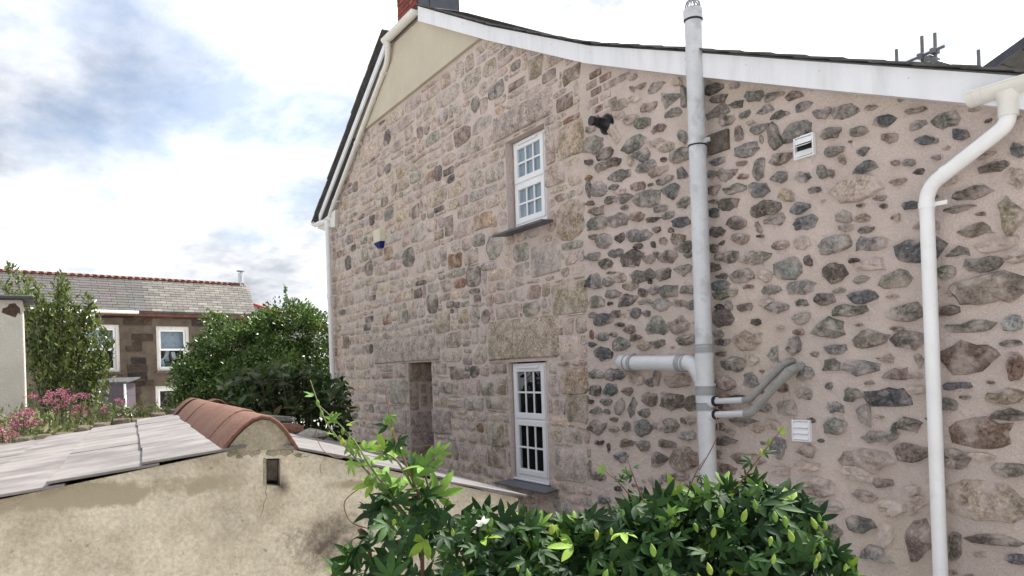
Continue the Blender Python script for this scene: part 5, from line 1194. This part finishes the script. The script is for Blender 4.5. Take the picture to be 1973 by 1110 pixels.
m = MB(); m.prism([(-2.6, 13.05, 7.98), (1.4, 13.05, 6.1), (1.4, 20, 6.1), (-2.6, 20, 7.98)], [(-2.6, 13.05, 8.03), (1.4, 13.05, 6.15), (1.4, 20, 6.15), (-2.6, 20, 8.03)]); m.build('roof', 'slate', nb)

# ================================================================== PLANTS
def leaf_cloud(name, mat, parent, C, Dv, Nv, size, width, cols, fold=0.25, kind=None):
    """many leaves in one mesh: 6 vertices each (base, two shoulders, mid rib, tip)"""
    C = np.asarray(C, float); n = len(C)
    Dv = Dv / np.linalg.norm(Dv, axis=1, keepdims=True)
    W = np.cross(Dv, Nv); W /= np.maximum(np.linalg.norm(W, axis=1, keepdims=True), 1e-6)
    Nn = np.cross(W, Dv)
    s = np.asarray(size).reshape(-1, 1); w = s * width
    base = C; tip = C + Dv * s - Nn * s * 0.12
    q = C + Dv * s * 0.42
    v = np.stack([base, q + W * w + Nn * w * fold, tip, q - W * w + Nn * w * fold, q - Nn * w * fold * 0.3], axis=1).reshape(-1, 3)
    o = (np.arange(n) * 5)[:, None]
    tris = np.concatenate([o + np.array(t)[None] for t in ((0, 4, 1), (1, 4, 2), (0, 3, 4), (4, 3, 2))], axis=1).reshape(-1, 3)
    me = bpy.data.meshes.new(name); nf = len(tris)
    me.vertices.add(len(v)); me.vertices.foreach_set('co', v.ravel())
    me.loops.add(nf * 3); me.loops.foreach_set('vertex_index', tris.ravel().astype(np.int32))
    me.polygons.add(nf); me.polygons.foreach_set('loop_start', np.arange(0, nf * 3, 3, dtype=np.int32))
    me.update(); me.validate()
    at = me.color_attributes.new('Col', 'FLOAT_COLOR', 'CORNER')
    cc = np.concatenate([np.asarray(cols, float), np.zeros((n, 1))], axis=1)
    at.data.foreach_set('color', np.repeat(cc, 12, axis=0).astype(np.float32).ravel())
    o = finish(name, me, mat, parent)
    if kind: o['kind'] = kind
    return o
def rnd_unit(n):
    v = RNG.normal(size=(n, 3)); return v / np.linalg.norm(v, axis=1, keepdims=True)
def blend_cols(pal, n, a=0.25):
    P = np.array(pal); i = RNG.integers(0, len(P), n); return P[i] * (1 + RNG.uniform(-a, a, (n, 1)))
R0 = np.array(rgt0); FWD = np.array(fwd)

# ---- big dark shrub behind the house corner
def bush(name, label, base, prof, depth, nclump, clump_r, per, size, width, pal, mat, trunk_r, zmin, up=0.35, inner=0.0, cat='shrub'):
    t = thing(name, label, cat, (base[0], base[1], 0.0))
    B = np.array((base[0], base[1], 0.0)); us = [p[0] for p in prof]; zs = [p[1] for p in prof]
    C = []; D_ = []; N_ = []
    cl = []
    for _ in range(nclump):
        u = RNG.uniform(us[0], us[-1]); zt = np.interp(u, us, zs)
        edge = min(1.0, 0.35 + min(u - us[0], us[-1] - u) * 1.6)
        z = zmin + (zt - zmin) * RNG.uniform(0.0, 1.0) ** 0.65
        dd = RNG.uniform(-1, 1) * depth * edge * math.sqrt(max(0.05, 1 - ((z - zmin) / max(0.2, zt - zmin)) ** 2 * 0.8))
        c = B + R0 * u + FWD * dd; c[2] = z - clump_r * 0.55
        r = clump_r * RNG.uniform(0.6, 1.25)
        cl.append(c)
        n = int(per * RNG.uniform(0.7, 1.3)); v = rnd_unit(n); v[:, 2] = np.abs(v[:, 2]) * 0.9 - 0.25
        v /= np.linalg.norm(v, axis=1, keepdims=True)
        rad_ = r * RNG.uniform(0.55, 1.08, (n, 1))
        C.append(c + v * rad_); D_.append(v * 0.7 + rnd_unit(n) * 0.75 + np.array([0, 0, up])); N_.append(v + rnd_unit(n) * 0.6 + np.array([0, 0, 0.5]))
    C = np.concatenate(C); D_ = np.concatenate(D_); N_ = np.concatenate(N_); n = len(C)
    leaf_cloud('foliage', mat, t, C, D_, N_, RNG.uniform(size[0], size[1], n), width, blend_cols(pal, n), kind='stuff')
    m = MB(); 
    for k in range(9):
        c = Vector(cl[(k * 7) % len(cl)]); root = Vector((base[0] + RNG.uniform(-.2, .2), base[1] + RNG.uniform(-.2, .2), -0.02))
        m.tube(smooth_path([root, root.lerp(c, 0.5) + Vector((RNG.uniform(-.15, .15), RNG.uniform(-.15, .15), 0.1)), c], 5), [trunk_r * (1 - 0.07 * i) for i in range(11)], 6)
    m.build('stem', 'bark', t, smooth=True)
    return t, cl
px14 = 14 / 1450
prof = [((px - 490) * px14, 2 + (734 - py) * px14) for px, py in ((345, 735), (368, 700), (395, 660), (420, 625), (432, 606), (450, 618), (470, 632), (495, 612), (530, 606), (560, 588), (590, 592), (612, 588), (632, 590), (650, 600))]
hb, cl = bush('dark_shrub', 'tall dense dark green shrub growing beyond the house corner', (-14.41, 3.41), prof, 0.95, 300, 0.26, 120, (0.05, 0.095), 0.27,
     [(0.055, 0.105, 0.018), (0.08, 0.145, 0.024), (0.11, 0.18, 0.032), (0.036, 0.07, 0.015)], 'leaf_gloss', 0.035, 0.9)
# one thin whip standing above it
m = MB(); wb = Vector((-14.05, 3.98, 3.2)); wp = [wb, wb + Vector((-0.03, 0, 0.25)), wb + Vector((-0.08, 0.0, 0.50))]; m.tube(wp, 0.008, 5); m.build('shoot', 'stem', hb)
n = 46; tt = RNG.uniform(0.3, 1, n); Cw = np.array([Vector(wp[0]).lerp(Vector(wp[2]), t) for t in tt]); leaf_cloud('shoot_foliage', 'leaf', hb, Cw, rnd_unit(n) + np.array([0, 0, .6]), rnd_unit(n), RNG.uniform(.05, .08, n), 0.28, blend_cols([(0.10, 0.17, 0.04)], n))

# ---- laurel by the pier: upright shoots with shiny leaves
px12 = 12 / 1450
lau = thing('laurel_bush', 'upright shiny leaved laurel bush beside the white pier', 'shrub', (-13.94, 0.41, 0.0))
B = np.array((-13.94, 0.41, 0.0)); C = []; D_ = []; N_ = []; Z_ = []
shoots = [(20, 505, .05), (12, 540, .0), (40, 560, .1), (62, 535, .0), (66, 560, .1), (125, 528, .0), (118, 552, .1), (132, 545, -.1), (105, 565, .2), (85, 585, .1), (150, 590, 0), (165, 600, .1), (183, 592, 0), (180, 570, .0), (175, 615, .2), (210, 640, 0), (205, 660, .2), (195, 680, .1), (60, 600, .1), (75, 620, .3), (140, 640, .3), (160, 660, .2), (100, 640, .3), (120, 700, .3), (90, 690, .3), (180, 700, .2), (150, 720, .3), (70, 720, .3), (110, 740, .3), (60, 660, .2), (135, 600, .3), (205, 700, 0), (165, 740, .2), (95, 610, -.2), (128, 660, -.2), (150, 690, -.2), (80, 660, -.2), (110, 715, -.2), (170, 640, -.2), (140, 570, -.1), (100, 590, -.1)]
m = MB()
for px, py, dd in shoots:
    tip = B + R0 * ((px - 130) * px12) + FWD * dd; tip[2] = 2 + (741 - py) * px12
    root = B + R0 * ((110 - 130) * px12 + (px - 110) * px12 * 0.45) + FWD * dd * 0.5; root[2] = max(0.9, tip[2] - 1.15)
    path = smooth_path([Vector(root), Vector(root).lerp(Vector(tip), 0.55) + Vector((RNG.uniform(-.08, .08), RNG.uniform(-.08, .08), 0)), Vector(tip)], 6)
    m.tube(path, [0.014 - 0.0009 * i for i in range(len(path))], 5)
    nL = 150; ts = RNG.uniform(0.12, 1, nL) ** 0.8
    for t in ts:
        p = path[min(int(t * (len(path) - 1)), len(path) - 1)]; sp_ = 0.20 * (1.05 - t) + 0.02
        C.append(np.array(p) + RNG.normal(size=3) * sp_ * np.array([1, 1, 0.7])); v = RNG.normal(size=3); v[2] = abs(v[2]) * 0.6 + 0.75; D_.append(v); N_.append(RNG.normal(size=3) + np.array([0.4, 0, .5]))
m.tube([(-13.94, 0.41, 0), (-13.94, 0.41, 1.0), (-13.9, 0.45, 1.8)], [0.05, 0.04, 0.02], 7)
m.build('stem', 'bark', lau, smooth=True); n = len(C)
leaf_cloud('foliage', 'leaf_gloss', lau, C, np.array(D_), np.array(N_), RNG.uniform(0.075, 0.125, n), 0.19, blend_cols([(0.075, 0.11, 0.022), (0.115, 0.16, 0.032), (0.165, 0.20, 0.048), (0.05, 0.075, 0.018)], n), kind='stuff')

# ---- large leaved shrub between shed and house: its leaves can be told apart
bl = thing('broad_leaved_shrub', 'dark broad leaved shrub behind the shed against the house wall', 'shrub', (-8.3, 2.5, 0))
def leaf_mesh(name, mat, colr, L_, W_, droop=0.18, fold=0.22, nseg=5):
    m = MB(); m.cur = colr
    row = []
    for i in range(nseg + 1):
        t = i / nseg; w = W_ * (math.sin(math.pi * min(1, t * 0.94 + 0.06) ** 0.85)) if 0 < i < nseg else (0.0 if i == nseg else 0.02 * W_)
        z = -droop * L_ * t * t; y = t * L_
        b_ = m.verts([(-w, y, z + w * fold), (0, y, z), (w, y, z + w * fold)]); row.append(b_)
    for i in range(nseg):
        a, b_ = row[i], row[i + 1]
        m._faces([(a, a + 1, b_ + 1, b_), (a + 1, a + 2, b_ + 2, b_ + 1)])
    me = bpy.data.meshes.new(name); me.from_pydata(m.v, [], m.f); me.update()
    at = me.color_attributes.new('Col', 'FLOAT_COLOR', 'CORNER'); at.data.foreach_set('color', np.tile(np.array((*colr, 0), np.float32), (len(me.loops), 1)).ravel())
    me.polygons.foreach_set('use_smooth', [True] * len(me.polygons)); me.materials.append(MATS[mat]); return me
def orient(pos, direction, normal, s=1.0):
    y = Vector(direction).normalized(); z = Vector(normal); z = (z - y * z.dot(y))
    z = z.normalized() if z.length > 1e-4 else y.orthogonal().normalized(); x = y.cross(z)
    return Matrix(((x.x * s, y.x * s, z.x * s, pos[0]), (x.y * s, y.y * s, z.y * s, pos[1]), (x.z * s, y.z * s, z.z * s, pos[2]), (0, 0, 0, 1)))
def place(name, me, parent, M):
    o = bpy.data.objects.new(name, me); COL.objects.link(o); put(o, parent); o.matrix_basis = M; return o
BL = [leaf_mesh('broad_leaf', 'leaf_dull', c, 0.15, 0.036) for c in ((0.045, 0.07, 0.02), (0.06, 0.088, 0.026), (0.09, 0.12, 0.04), (0.032, 0.055, 0.017), (0.15, 0.105, 0.05))]
pxs = 8 / 1450; m = MB(); cnt = 0
twigs = []
prof8 = [(430, 735), (470, 712), (520, 702), (560, 708), (600, 718), (640, 728), (665, 745), (672, 790)]
for _ in range(70):
    px = RNG.uniform(425, 668); top = np.interp(px, [p[0] for p in prof8], [p[1] for p in prof8]); py = top + RNG.uniform(0, 1) ** 1.2 * (850 - top)
    dd = RNG.uniform(-0.30, 0.35)
    c = Vector((-8.08, 2.19, 0)) + rgt0 * ((px - 545) * pxs) + fwd * dd; c.z = 2 + (730 - py) * pxs
    if c.y > 3.95: c.y = 3.95 - RNG.uniform(0, .2)
    twigs.append(c)
twigs.sort(key=lambda c: -c.z)
for i, c in enumerate(twigs):
    root = Vector((-8.3 + RNG.uniform(-.3, .3), 2.5 + RNG.uniform(-.4, .4), 0)); m.tube(smooth_path([root, root.lerp(c, .6) + Vector((0, 0, -.15)), c], 4), [.012 - .001 * k for k in range(9)], 5)
    ax = (Vector((0.25, -0.25, 0.9)) + Vector(RNG.normal(size=3)) * 0.25).normalized()
    for k in range(6):
        if cnt >= 300: break
        a = k * 2.4 + RNG.uniform(0, .5); side = ax.orthogonal().normalized(); side.rotate(Matrix.Rotation(a, 3, ax))
        lift = 0.15 + 0.16 * k
        place('leaf', BL[4 if RNG.random() < .02 else RNG.integers(0, 4)], bl, orient(c - ax * (0.10 - 0.02 * k), side + ax * lift, ax * 1.0 - side * lift, RNG.uniform(0.75, 1.2))); cnt += 1
m.build('stem', 'bark', bl, smooth=True)
n = 1500; us = RNG.uniform(430, 660, n); C = np.array([np.array(Vector((-8.08, 2.19, 0)) + rgt0 * float((u - 545) * pxs)) for u in us]) + FWD * RNG.uniform(0.05, 0.7, (n, 1))
tops = np.interp(us, [p[0] for p in prof8], [p[1] + 12 for p in prof8]); C[:, 2] = 2 + (730 - (tops + RNG.uniform(0, 1, n) * (880 - tops))) * pxs; C[:, 1] = np.minimum(C[:, 1], 4.05)
leaf_cloud('inner_foliage', 'leaf', bl, C, rnd_unit(n) + np.array([0, 0, .3]), rnd_unit(n) + np.array([.4, -.3, .8]), RNG.uniform(.08, .14, n), 0.24, blend_cols([(0.03, 0.06, 0.02), (0.045, 0.08, 0.025)], n), kind='stuff')

# ---- weeds on the bank
n = 26000; X = RNG.uniform(-12.6, -7.75, n); Y = RNG.uniform(-3.2, 1.6, n)
keep = (Y - 0.2) < (-(X + 7.3)) * 0.55; X, Y = X[keep], Y[keep]; n = len(X)
Z = np.array([1.40 + 0.10 * mnoise.noise(Vector((x * 0.9, y * 0.9, 1.0))) for x, y in zip(X, Y)]) + RNG.uniform(0, 1, n) * np.array([0.10 + 0.26 * max(0.0, 0.4 + mnoise.noise(Vector((x * 2.1, y * 2.1, 9.0)))) for x, y in zip(X, Y)])
Dd = RNG.normal(size=(n, 3)) * 0.7 + np.array([0, 0, 0.7])
leaf_cloud('bank_weeds', 'leaf_dull', None, np.stack([X, Y, Z], 1), Dd, rnd_unit(n), np.where(RNG.random(n) < 0.2, RNG.uniform(0.06, 0.13, n), RNG.uniform(0.022, 0.05, n)), 0.17, blend_cols([(0.12, 0.15, 0.05), (0.17, 0.17, 0.07), (0.09, 0.13, 0.04), (0.22, 0.20, 0.10), (0.11, 0.12, 0.06)], n), kind='stuff')
bpy.data.objects['bank_weeds']['label'] = 'tangled pale weeds and grass covering the bank behind the shed roof'
bpy.data.objects['bank_weeds']['category'] = 'weeds'

def valerian(heads, base, label, hs):
    t = thing('valerian_plant', label, 'flower', base, 'pink valerian on the bank'); m = MB(); C = []; D_ = []; N_ = []; LC = []; LD = []
    for h in heads:
        h = Vector(h); root = Vector((base[0] + (h.x - base[0]) * .5, base[1] + (h.y - base[1]) * .5, base[2]))
        path = smooth_path([root, root.lerp(h, .5) + Vector((RNG.uniform(-.03, .03), RNG.uniform(-.03, .03), 0)), h], 5); m.tube(path, 0.0055, 5)
        for q in path[1:-2]:
            for sgn in (-1, 1):
                LC.append(np.array(q)); v = rnd_unit(1)[0]; v[2] = 0.25; LD.append(v * 1.0)
        k = int(120 * hs); v = rnd_unit(k); r = RNG.uniform(0.15, 1, (k, 1)) ** 0.5
        sub = rnd_unit(5) * np.array([0.05, 0.05, 0.03]) * hs; pick = RNG.integers(0, 5, k)
        C.append(np.array(h) + sub[pick] + v * r * np.array([0.034, 0.034, 0.022]) * hs); D_.append(v + np.array([0, 0, .4])); N_.append(rnd_unit(k))
    m.build('stem', 'stem', t, smooth=True); C = np.concatenate(C); n = len(C)
    leaf_cloud('blossom', 'petal', t, C, np.concatenate(D_), np.concatenate(N_), RNG.uniform(0.012, 0.022, n), 0.38, blend_cols([(0.42, 0.12, 0.21), (0.48, 0.18, 0.27), (0.32, 0.09, 0.15), (0.50, 0.27, 0.33)], n), kind='stuff')
    n = len(LC); leaf_cloud('foliage', 'leaf_dull', t, LC, np.array(LD), rnd_unit(n) * .3 + np.array([0, 0, 1.]), RNG.uniform(.07, .11, n), 0.2, blend_cols([(0.12, 0.17, 0.08), (0.15, 0.19, 0.09)], n), kind='stuff')
valerian([(-10.07, 0.17, 1.9), (-10.03, 0.23, 1.82), (-9.96, 0.34, 1.84), (-10.0, 0.28, 1.75), (-10.05, 0.2, 1.72), (-10.1, 0.10, 1.82), (-9.99, .26, 1.9)], (-10.1, 0.25, 1.25), 'largest pink valerian clump in flower before the laurel', 1.15)
valerian([(-9.67, 0.43, 1.87), (-9.71, 0.36, 1.66), (-9.69, 0.40, 1.72), (-9.66, .46, 1.68)], (-9.8, 0.42, 1.25), 'pink valerian with one tall head right of the largest clump', 1.0)
valerian([(-10.1, 0.86, 1.78)], (-10.15, 0.85, 1.2), 'single pink valerian head in front of the dark store', 0.9)
valerian([(-9.23, 0.74, 1.60)], (-9.3, 0.72, 1.2), 'single pink valerian head near the clay ridge tiles, the taller of two', 0.9)
valerian([(-9.14, 0.88, 1.54)], (-9.2, 0.9, 1.15), 'single pink valerian head near the clay ridge tiles, the shorter of two', 0.9)
valerian([(-8.59, -0.11, 1.74), (-8.63, -0.18, 1.68), (-8.57, -0.05, 1.65), (-8.6, -.14, 1.62)], (-8.7, -0.1, 1.25), 'pink valerian clump in front of the white pier foot', 1.1)
valerian([(-8.2, -0.27, 1.60), (-8.18, -0.20, 1.53)], (-8.25, -0.25, 1.2), 'low pink valerian at the shed back verge below the pier', 1.1)
valerian([(-10.57, -0.06, 1.86), (-10.58, -0.09, 1.71)], (-10.65, -0.1, 1.25), 'pale pink valerian right against the pier edge', 0.9)
valerian([(-10.58, 0.67, 1.62), (-10.56, 0.69, 1.69)], (-10.6, 0.7, 1.2), 'small faded valerian between the laurel and the store', 0.7)

# ---- passion flower over the near fence
pv = thing('passion_flower_vine', 'dense passion flower vine with lobed leaves and green buds in front of the stone wall', 'vine', (-1.5, 1.2, 0.0))
def palm_leaf(name, colr, lobes, mat='leaf'):
    m = MB()
    for ang, L_, W_ in lobes:
        a = rad(ang); dx, dy = math.sin(a), math.cos(a); prev = None
        for i, (t, w) in enumerate(((0, .12), (.22, .62), (.45, 1.0), (.68, .86), (.88, .42), (1.0, 0.0))):
            y = t * L_; zz_ = -0.22 * L_ * t * t; ww = W_ * w
            cx_, cy_ = dx * y, dy * y; nx_, ny_ = dy * ww, -dx * ww
            b_ = m.verts([(cx_ - nx_, cy_ - ny_, zz_ + ww * .3), (cx_, cy_, zz_), (cx_ + nx_, cy_ + ny_, zz_ + ww * .3)])
            if prev is not None: m._faces([(prev, prev + 1, b_ + 1, b_), (prev + 1, prev + 2, b_ + 2, b_ + 1)])
            prev = b_
    me = bpy.data.meshes.new(name); me.from_pydata(m.v, [], m.f); me.update()
    at = me.color_attributes.new('Col', 'FLOAT_COLOR', 'CORNER'); at.data.foreach_set('color', np.tile(np.array((*colr, 0), np.float32), (len(me.loops), 1)).ravel())
    me.polygons.foreach_set('use_smooth', [True] * len(me.polygons)); me.materials.append(MATS[mat]); return me
five = [(0, .088, .0125), (42, .078, .0115), (-42, .078, .0115), (92, .056, .010), (-92, .056, .010)]
three = [(0, .085, .0155), (55, .068, .0135), (-55, .068, .0135)]
DARK = [(0.017, 0.046, 0.012), (0.023, 0.060, 0.014), (0.032, 0.075, 0.016), (0.013, 0.036, 0.012)]
PL = [palm_leaf('palmate_leaf', c, lb) for c in DARK for lb in (five, five, three)]
PLb = [palm_leaf('palmate_leaf', c, lb) for c in ((0.13, 0.24, 0.035), (0.19, 0.30, 0.04), (0.09, 0.18, 0.03)) for lb in (five, three)]
SIMP = [leaf_mesh('young_leaf', 'leaf', c, 0.075, 0.013) for c in ((0.20, 0.32, 0.04), (0.14, 0.25, 0.04))]
VL_ = Vector((-1.86, 0.60, 0)); VR_ = Vector((-1.17, 1.72, 0)); vdir = (VR_ - VL_).normalized(); vlen = (VR_ - VL_).length
U = [0, .02, .05, .12, .18, .23, .29, .34, .40, .45, .50, .56, .62, .67, .73, .78, .84, .89, .93, .97, 1.0]
H = [1.46, 1.54, 1.62, 1.70, 1.71, 1.66, 1.64, 1.63, 1.605, 1.62, 1.62, 1.645, 1.665, 1.66, 1.67, 1.685, 1.695, 1.665, 1.615, 1.54, 1.45]
toCam = -fwd
spots = []
for _ in range(1700):
    u = RNG.random()
    if u < 0.28 and RNG.random() < 0.64: continue
    top = np.interp(u, U, H)
    z = top - 0.34 * RNG.random() ** 1.15
    thick = 0.20 * min(1.0, 0.25 + (top - z) * 5)
    d_ = RNG.uniform(-1, 1) * thick
    p = VL_ + vdir * (u * vlen) + toCam * d_; spots.append((z, d_, p.x, p.y, u, top))
spots.sort(key=lambda q: -(q[1] + (q[0] - 1.5) * 0.4))
stuffC = []
for i, (z, d_, x, y, u, top) in enumerate(spots):
    nrm = toCam * RNG.uniform(0.2, 1.0) + Vector((0, 0, RNG.uniform(0.3, 1.0))) + Vector(RNG.normal(size=3)) * 0.42
    dr_ = Vector(RNG.normal(size=3)) * 0.6 + vdir * RNG.uniform(-.8, .8) + toCam * 0.25 + Vector((0, 0, RNG.uniform(-.6, .55)))
    young = RNG.random() < (0.16 if top - z < 0.06 else 0.02)
    me = PLb[RNG.integers(0, len(PLb))] if young else PL[RNG.integers(0, len(PL))]
    M = orient((x, y, z), dr_, nrm, RNG.uniform(0.36, 0.82))
    if i < 262: place('leaf', me, pv, M)
    else: stuffC.append((me, M))
# the leaves deeper in, joined
V = []; Fc = []; Cc = []
for me, M in stuffC:
    b_ = len(V); V += [tuple(M @ v.co) for v in me.vertices]
    col_ = tuple(me.color_attributes['Col'].data[0].color)
    for f in me.polygons: Fc.append(tuple(b_ + k for k in f.vertices)); Cc.append(col_)
m = MB(); m.v = V; m.f = Fc; m.c = Cc; m.build('inner_leaves', 'leaf', pv, smooth=True, kind='stuff')
n = 2600; us = RNG.uniform(0.03, .99, n); tp = np.interp(us, U, H) - 0.05
C = np.array([np.array(VL_ + vdir * (u * vlen)) for u in us]) + np.array(-toCam) * RNG.uniform(-0.02, .16, (n, 1)); C[:, 2] = tp - RNG.uniform(0, 0.42, n)
k = ~((us < 0.28) & (RNG.random(n) < 0.8)); C = C[k]; n = len(C)
leaf_cloud('inner_foliage', 'leaf', pv, C, rnd_unit(n), rnd_unit(n) + np.array([.4, -.2, .6]), RNG.uniform(.04, .075, n), 0.22, blend_cols(DARK, n), kind='stuff')
# stems
m = MB()
for u in (0.06, 0.16, 0.3, 0.42, 0.55, 0.68, 0.8, 0.92):
    p = VL_ + vdir * (u * vlen) - toCam * 0.05; tp_ = np.interp(u, U, H)
    m.tube(smooth_path([(p.x + .1, p.y - .05, 0), (p.x + .03, p.y, 0.8), (p.x - .02, p.y + .04, tp_ - .18), (p.x, p.y, tp_ - 0.03)], 6), 0.006, 6)
m.build('stem', 'stem_red', pv, smooth=True)
# loose shoots reaching up and over the shed
def shoot(pts, r0, nl, bright, small=1.0, buds=0):
    path = smooth_path(pts, 8); m = MB(); m.tube(path, [r0 * (1 - 0.75 * i / len(path)) for i in range(len(path))], 5); m.build('shoot', 'stem_red' if not bright else 'stem', pv, smooth=True)
    for k in range(nl):
        t = 0.1 + 0.85 * (k + RNG.random() * .5) / nl; p = path[int(t * (len(path) - 1))]
        nrm = toCam * 0.6 + Vector((0, 0, 0.7)) + Vector(RNG.normal(size=3)) * .4; dd = Vector(RNG.normal(size=3)) * .6 + Vector((0, 0, .25)) + vdir * (1 if k % 2 else -1) * .7
        s_ = (1.0 - 0.65 * t) * small
        place('leaf', (PLb if (bright or t > .7) else PL)[RNG.integers(0, 6)], pv, orient(p + dd.normalized() * .012, dd, nrm, max(.25, s_)))
    for k in range(buds):
        p = path[int((0.55 + 0.4 * RNG.random()) * (len(path) - 1))]; bud(p + Vector(RNG.normal(size=3)) * .006, 0.5)
def bud_mesh(colr):
    m = MB(); m.cur = colr; m.tube([(0, 0, z) for z in (0, .004, .012, .022, .031, .038, .043)], [.002, .006, .0098, .0098, .007, .0035, .0006], 8)
    me = bpy.data.meshes.new('bud'); me.from_pydata(m.v, [], m.f); me.update()
    at = me.color_attributes.new('Col', 'FLOAT_COLOR', 'CORNER'); at.data.foreach_set('color', np.tile(np.array((*colr, 0), np.float32), (len(me.loops), 1)).ravel())
    me.polygons.foreach_set('use_smooth', [True] * len(me.polygons)); me.materials.append(MATS['leaf']); return me
BUD = [bud_mesh(c) for c in ((0.17, 0.28, 0.05), (0.22, 0.32, 0.055), (0.13, 0.23, 0.045), (0.25, 0.30, 0.06))]
def bud(p, s_=1.0):
    ax = Vector((RNG.uniform(-.35, .35), RNG.uniform(-.35, .35), 1.0 if RNG.random() < .8 else -1.0))
    y = ax.normalized(); x = y.orthogonal().normalized(); z_ = x.cross(y)
    M = Matrix(((x.x * s_, z_.x * s_, y.x * s_, p[0]), (x.y * s_, z_.y * s_, y.y * s_, p[1]), (x.z * s_, z_.z * s_, y.z * s_, p[2]), (0, 0, 0, 1)))
    place('bud', BUD[RNG.integers(0, 4)], pv, M)
for k in range(48):
    u = RNG.uniform(0.25, 0.98); tp_ = np.interp(u, U, H); z = tp_ - 0.01 - 0.20 * RNG.random() ** 1.2; p = VL_ + vdir * (u * vlen) + toCam * (0.215 * min(1.0, 0.25 + (tp_ - z) * 5) + 0.015)
    bud((p.x, p.y, z), RNG.uniform(0.4, 0.75))
shoot([(-1.74, .80, 1.60), (-1.79, .73, 1.71), (-1.84, .68, 1.79), (-1.87, .62, 1.88), (-1.93, .60, 1.99)], .0045, 9, True, .8, 4)
shoot([(-1.76, .78, 1.64), (-1.80, .71, 1.76), (-1.86, .68, 1.84), (-1.95, .62, 1.93)], .004, 7, True, .7, 3)
shoot([(-1.72, .83, 1.62), (-1.755, .775, 1.79), (-1.77, .755, 1.86), (-1.785, .745, 1.975)], .004, 6, False, .75, 2)
shoot([(-1.70, .86, 1.62), (-1.72, .82, 1.74), (-1.70, .85, 1.80)], .004, 6, True, 1.1)
shoot([(-1.74, .80, 1.70), (-1.77, .76, 1.785), (-1.80, .72, 1.80)], .004, 6, True, 1.1)
shoot([(-1.32, 1.47, 1.66), (-1.29, 1.52, 1.73), (-1.265, 1.55, 1.78), (-1.24, 1.59, 1.835)], .003, 6, False, .55, 2)
shoot([(-1.43, 1.29, 1.64), (-1.445, 1.27, 1.71), (-1.455, 1.255, 1.765)], .003, 5, False, .5)
shoot([(-1.44, 1.28, 1.64), (-1.465, 1.24, 1.70), (-1.49, 1.20, 1.745)], .003, 5, False, .45)
shoot([(-1.38, 1.38, 1.66), (-1.365, 1.40, 1.72), (-1.35, 1.42, 1.76)], .0025, 2, False, .4)
# tendrils
for pts in ([(-1.84, .68, 1.80), (-1.90, .66, 1.785), (-1.96, .64, 1.80), (-1.99, .63, 1.84), (-1.95, .62, 1.86)], [(-1.36, 1.41, 1.73), (-1.34, 1.44, 1.79), (-1.33, 1.45, 1.83), (-1.335, 1.45, 1.86)], [(-1.81, .69, 1.72), (-1.84, .65, 1.68), (-1.83, .66, 1.63), (-1.80, .70, 1.61)]):
    m = MB(); m.tube(smooth_path(pts, 7), 0.0014, 4); m.build('tendril', 'stem_red', pv, smooth=True)
# one open flower
fc = Vector((-1.62, 0.93, 1.645)) + toCam * 0.12
for k in range(4):
    a = 0.4 + k * 1.0 + RNG.uniform(-.3, .3); dd = (vdir * math.cos(a) + Vector((0, 0, 1)) * math.sin(a)) + toCam * RNG.uniform(0.0, 1.2)
    if k == 0: PET = leaf_mesh('petal', 'petal', (0.72, 0.74, 0.68), 0.020, 0.005)
    place('petal', PET, pv, orient(fc, dd, toCam, 1.0))
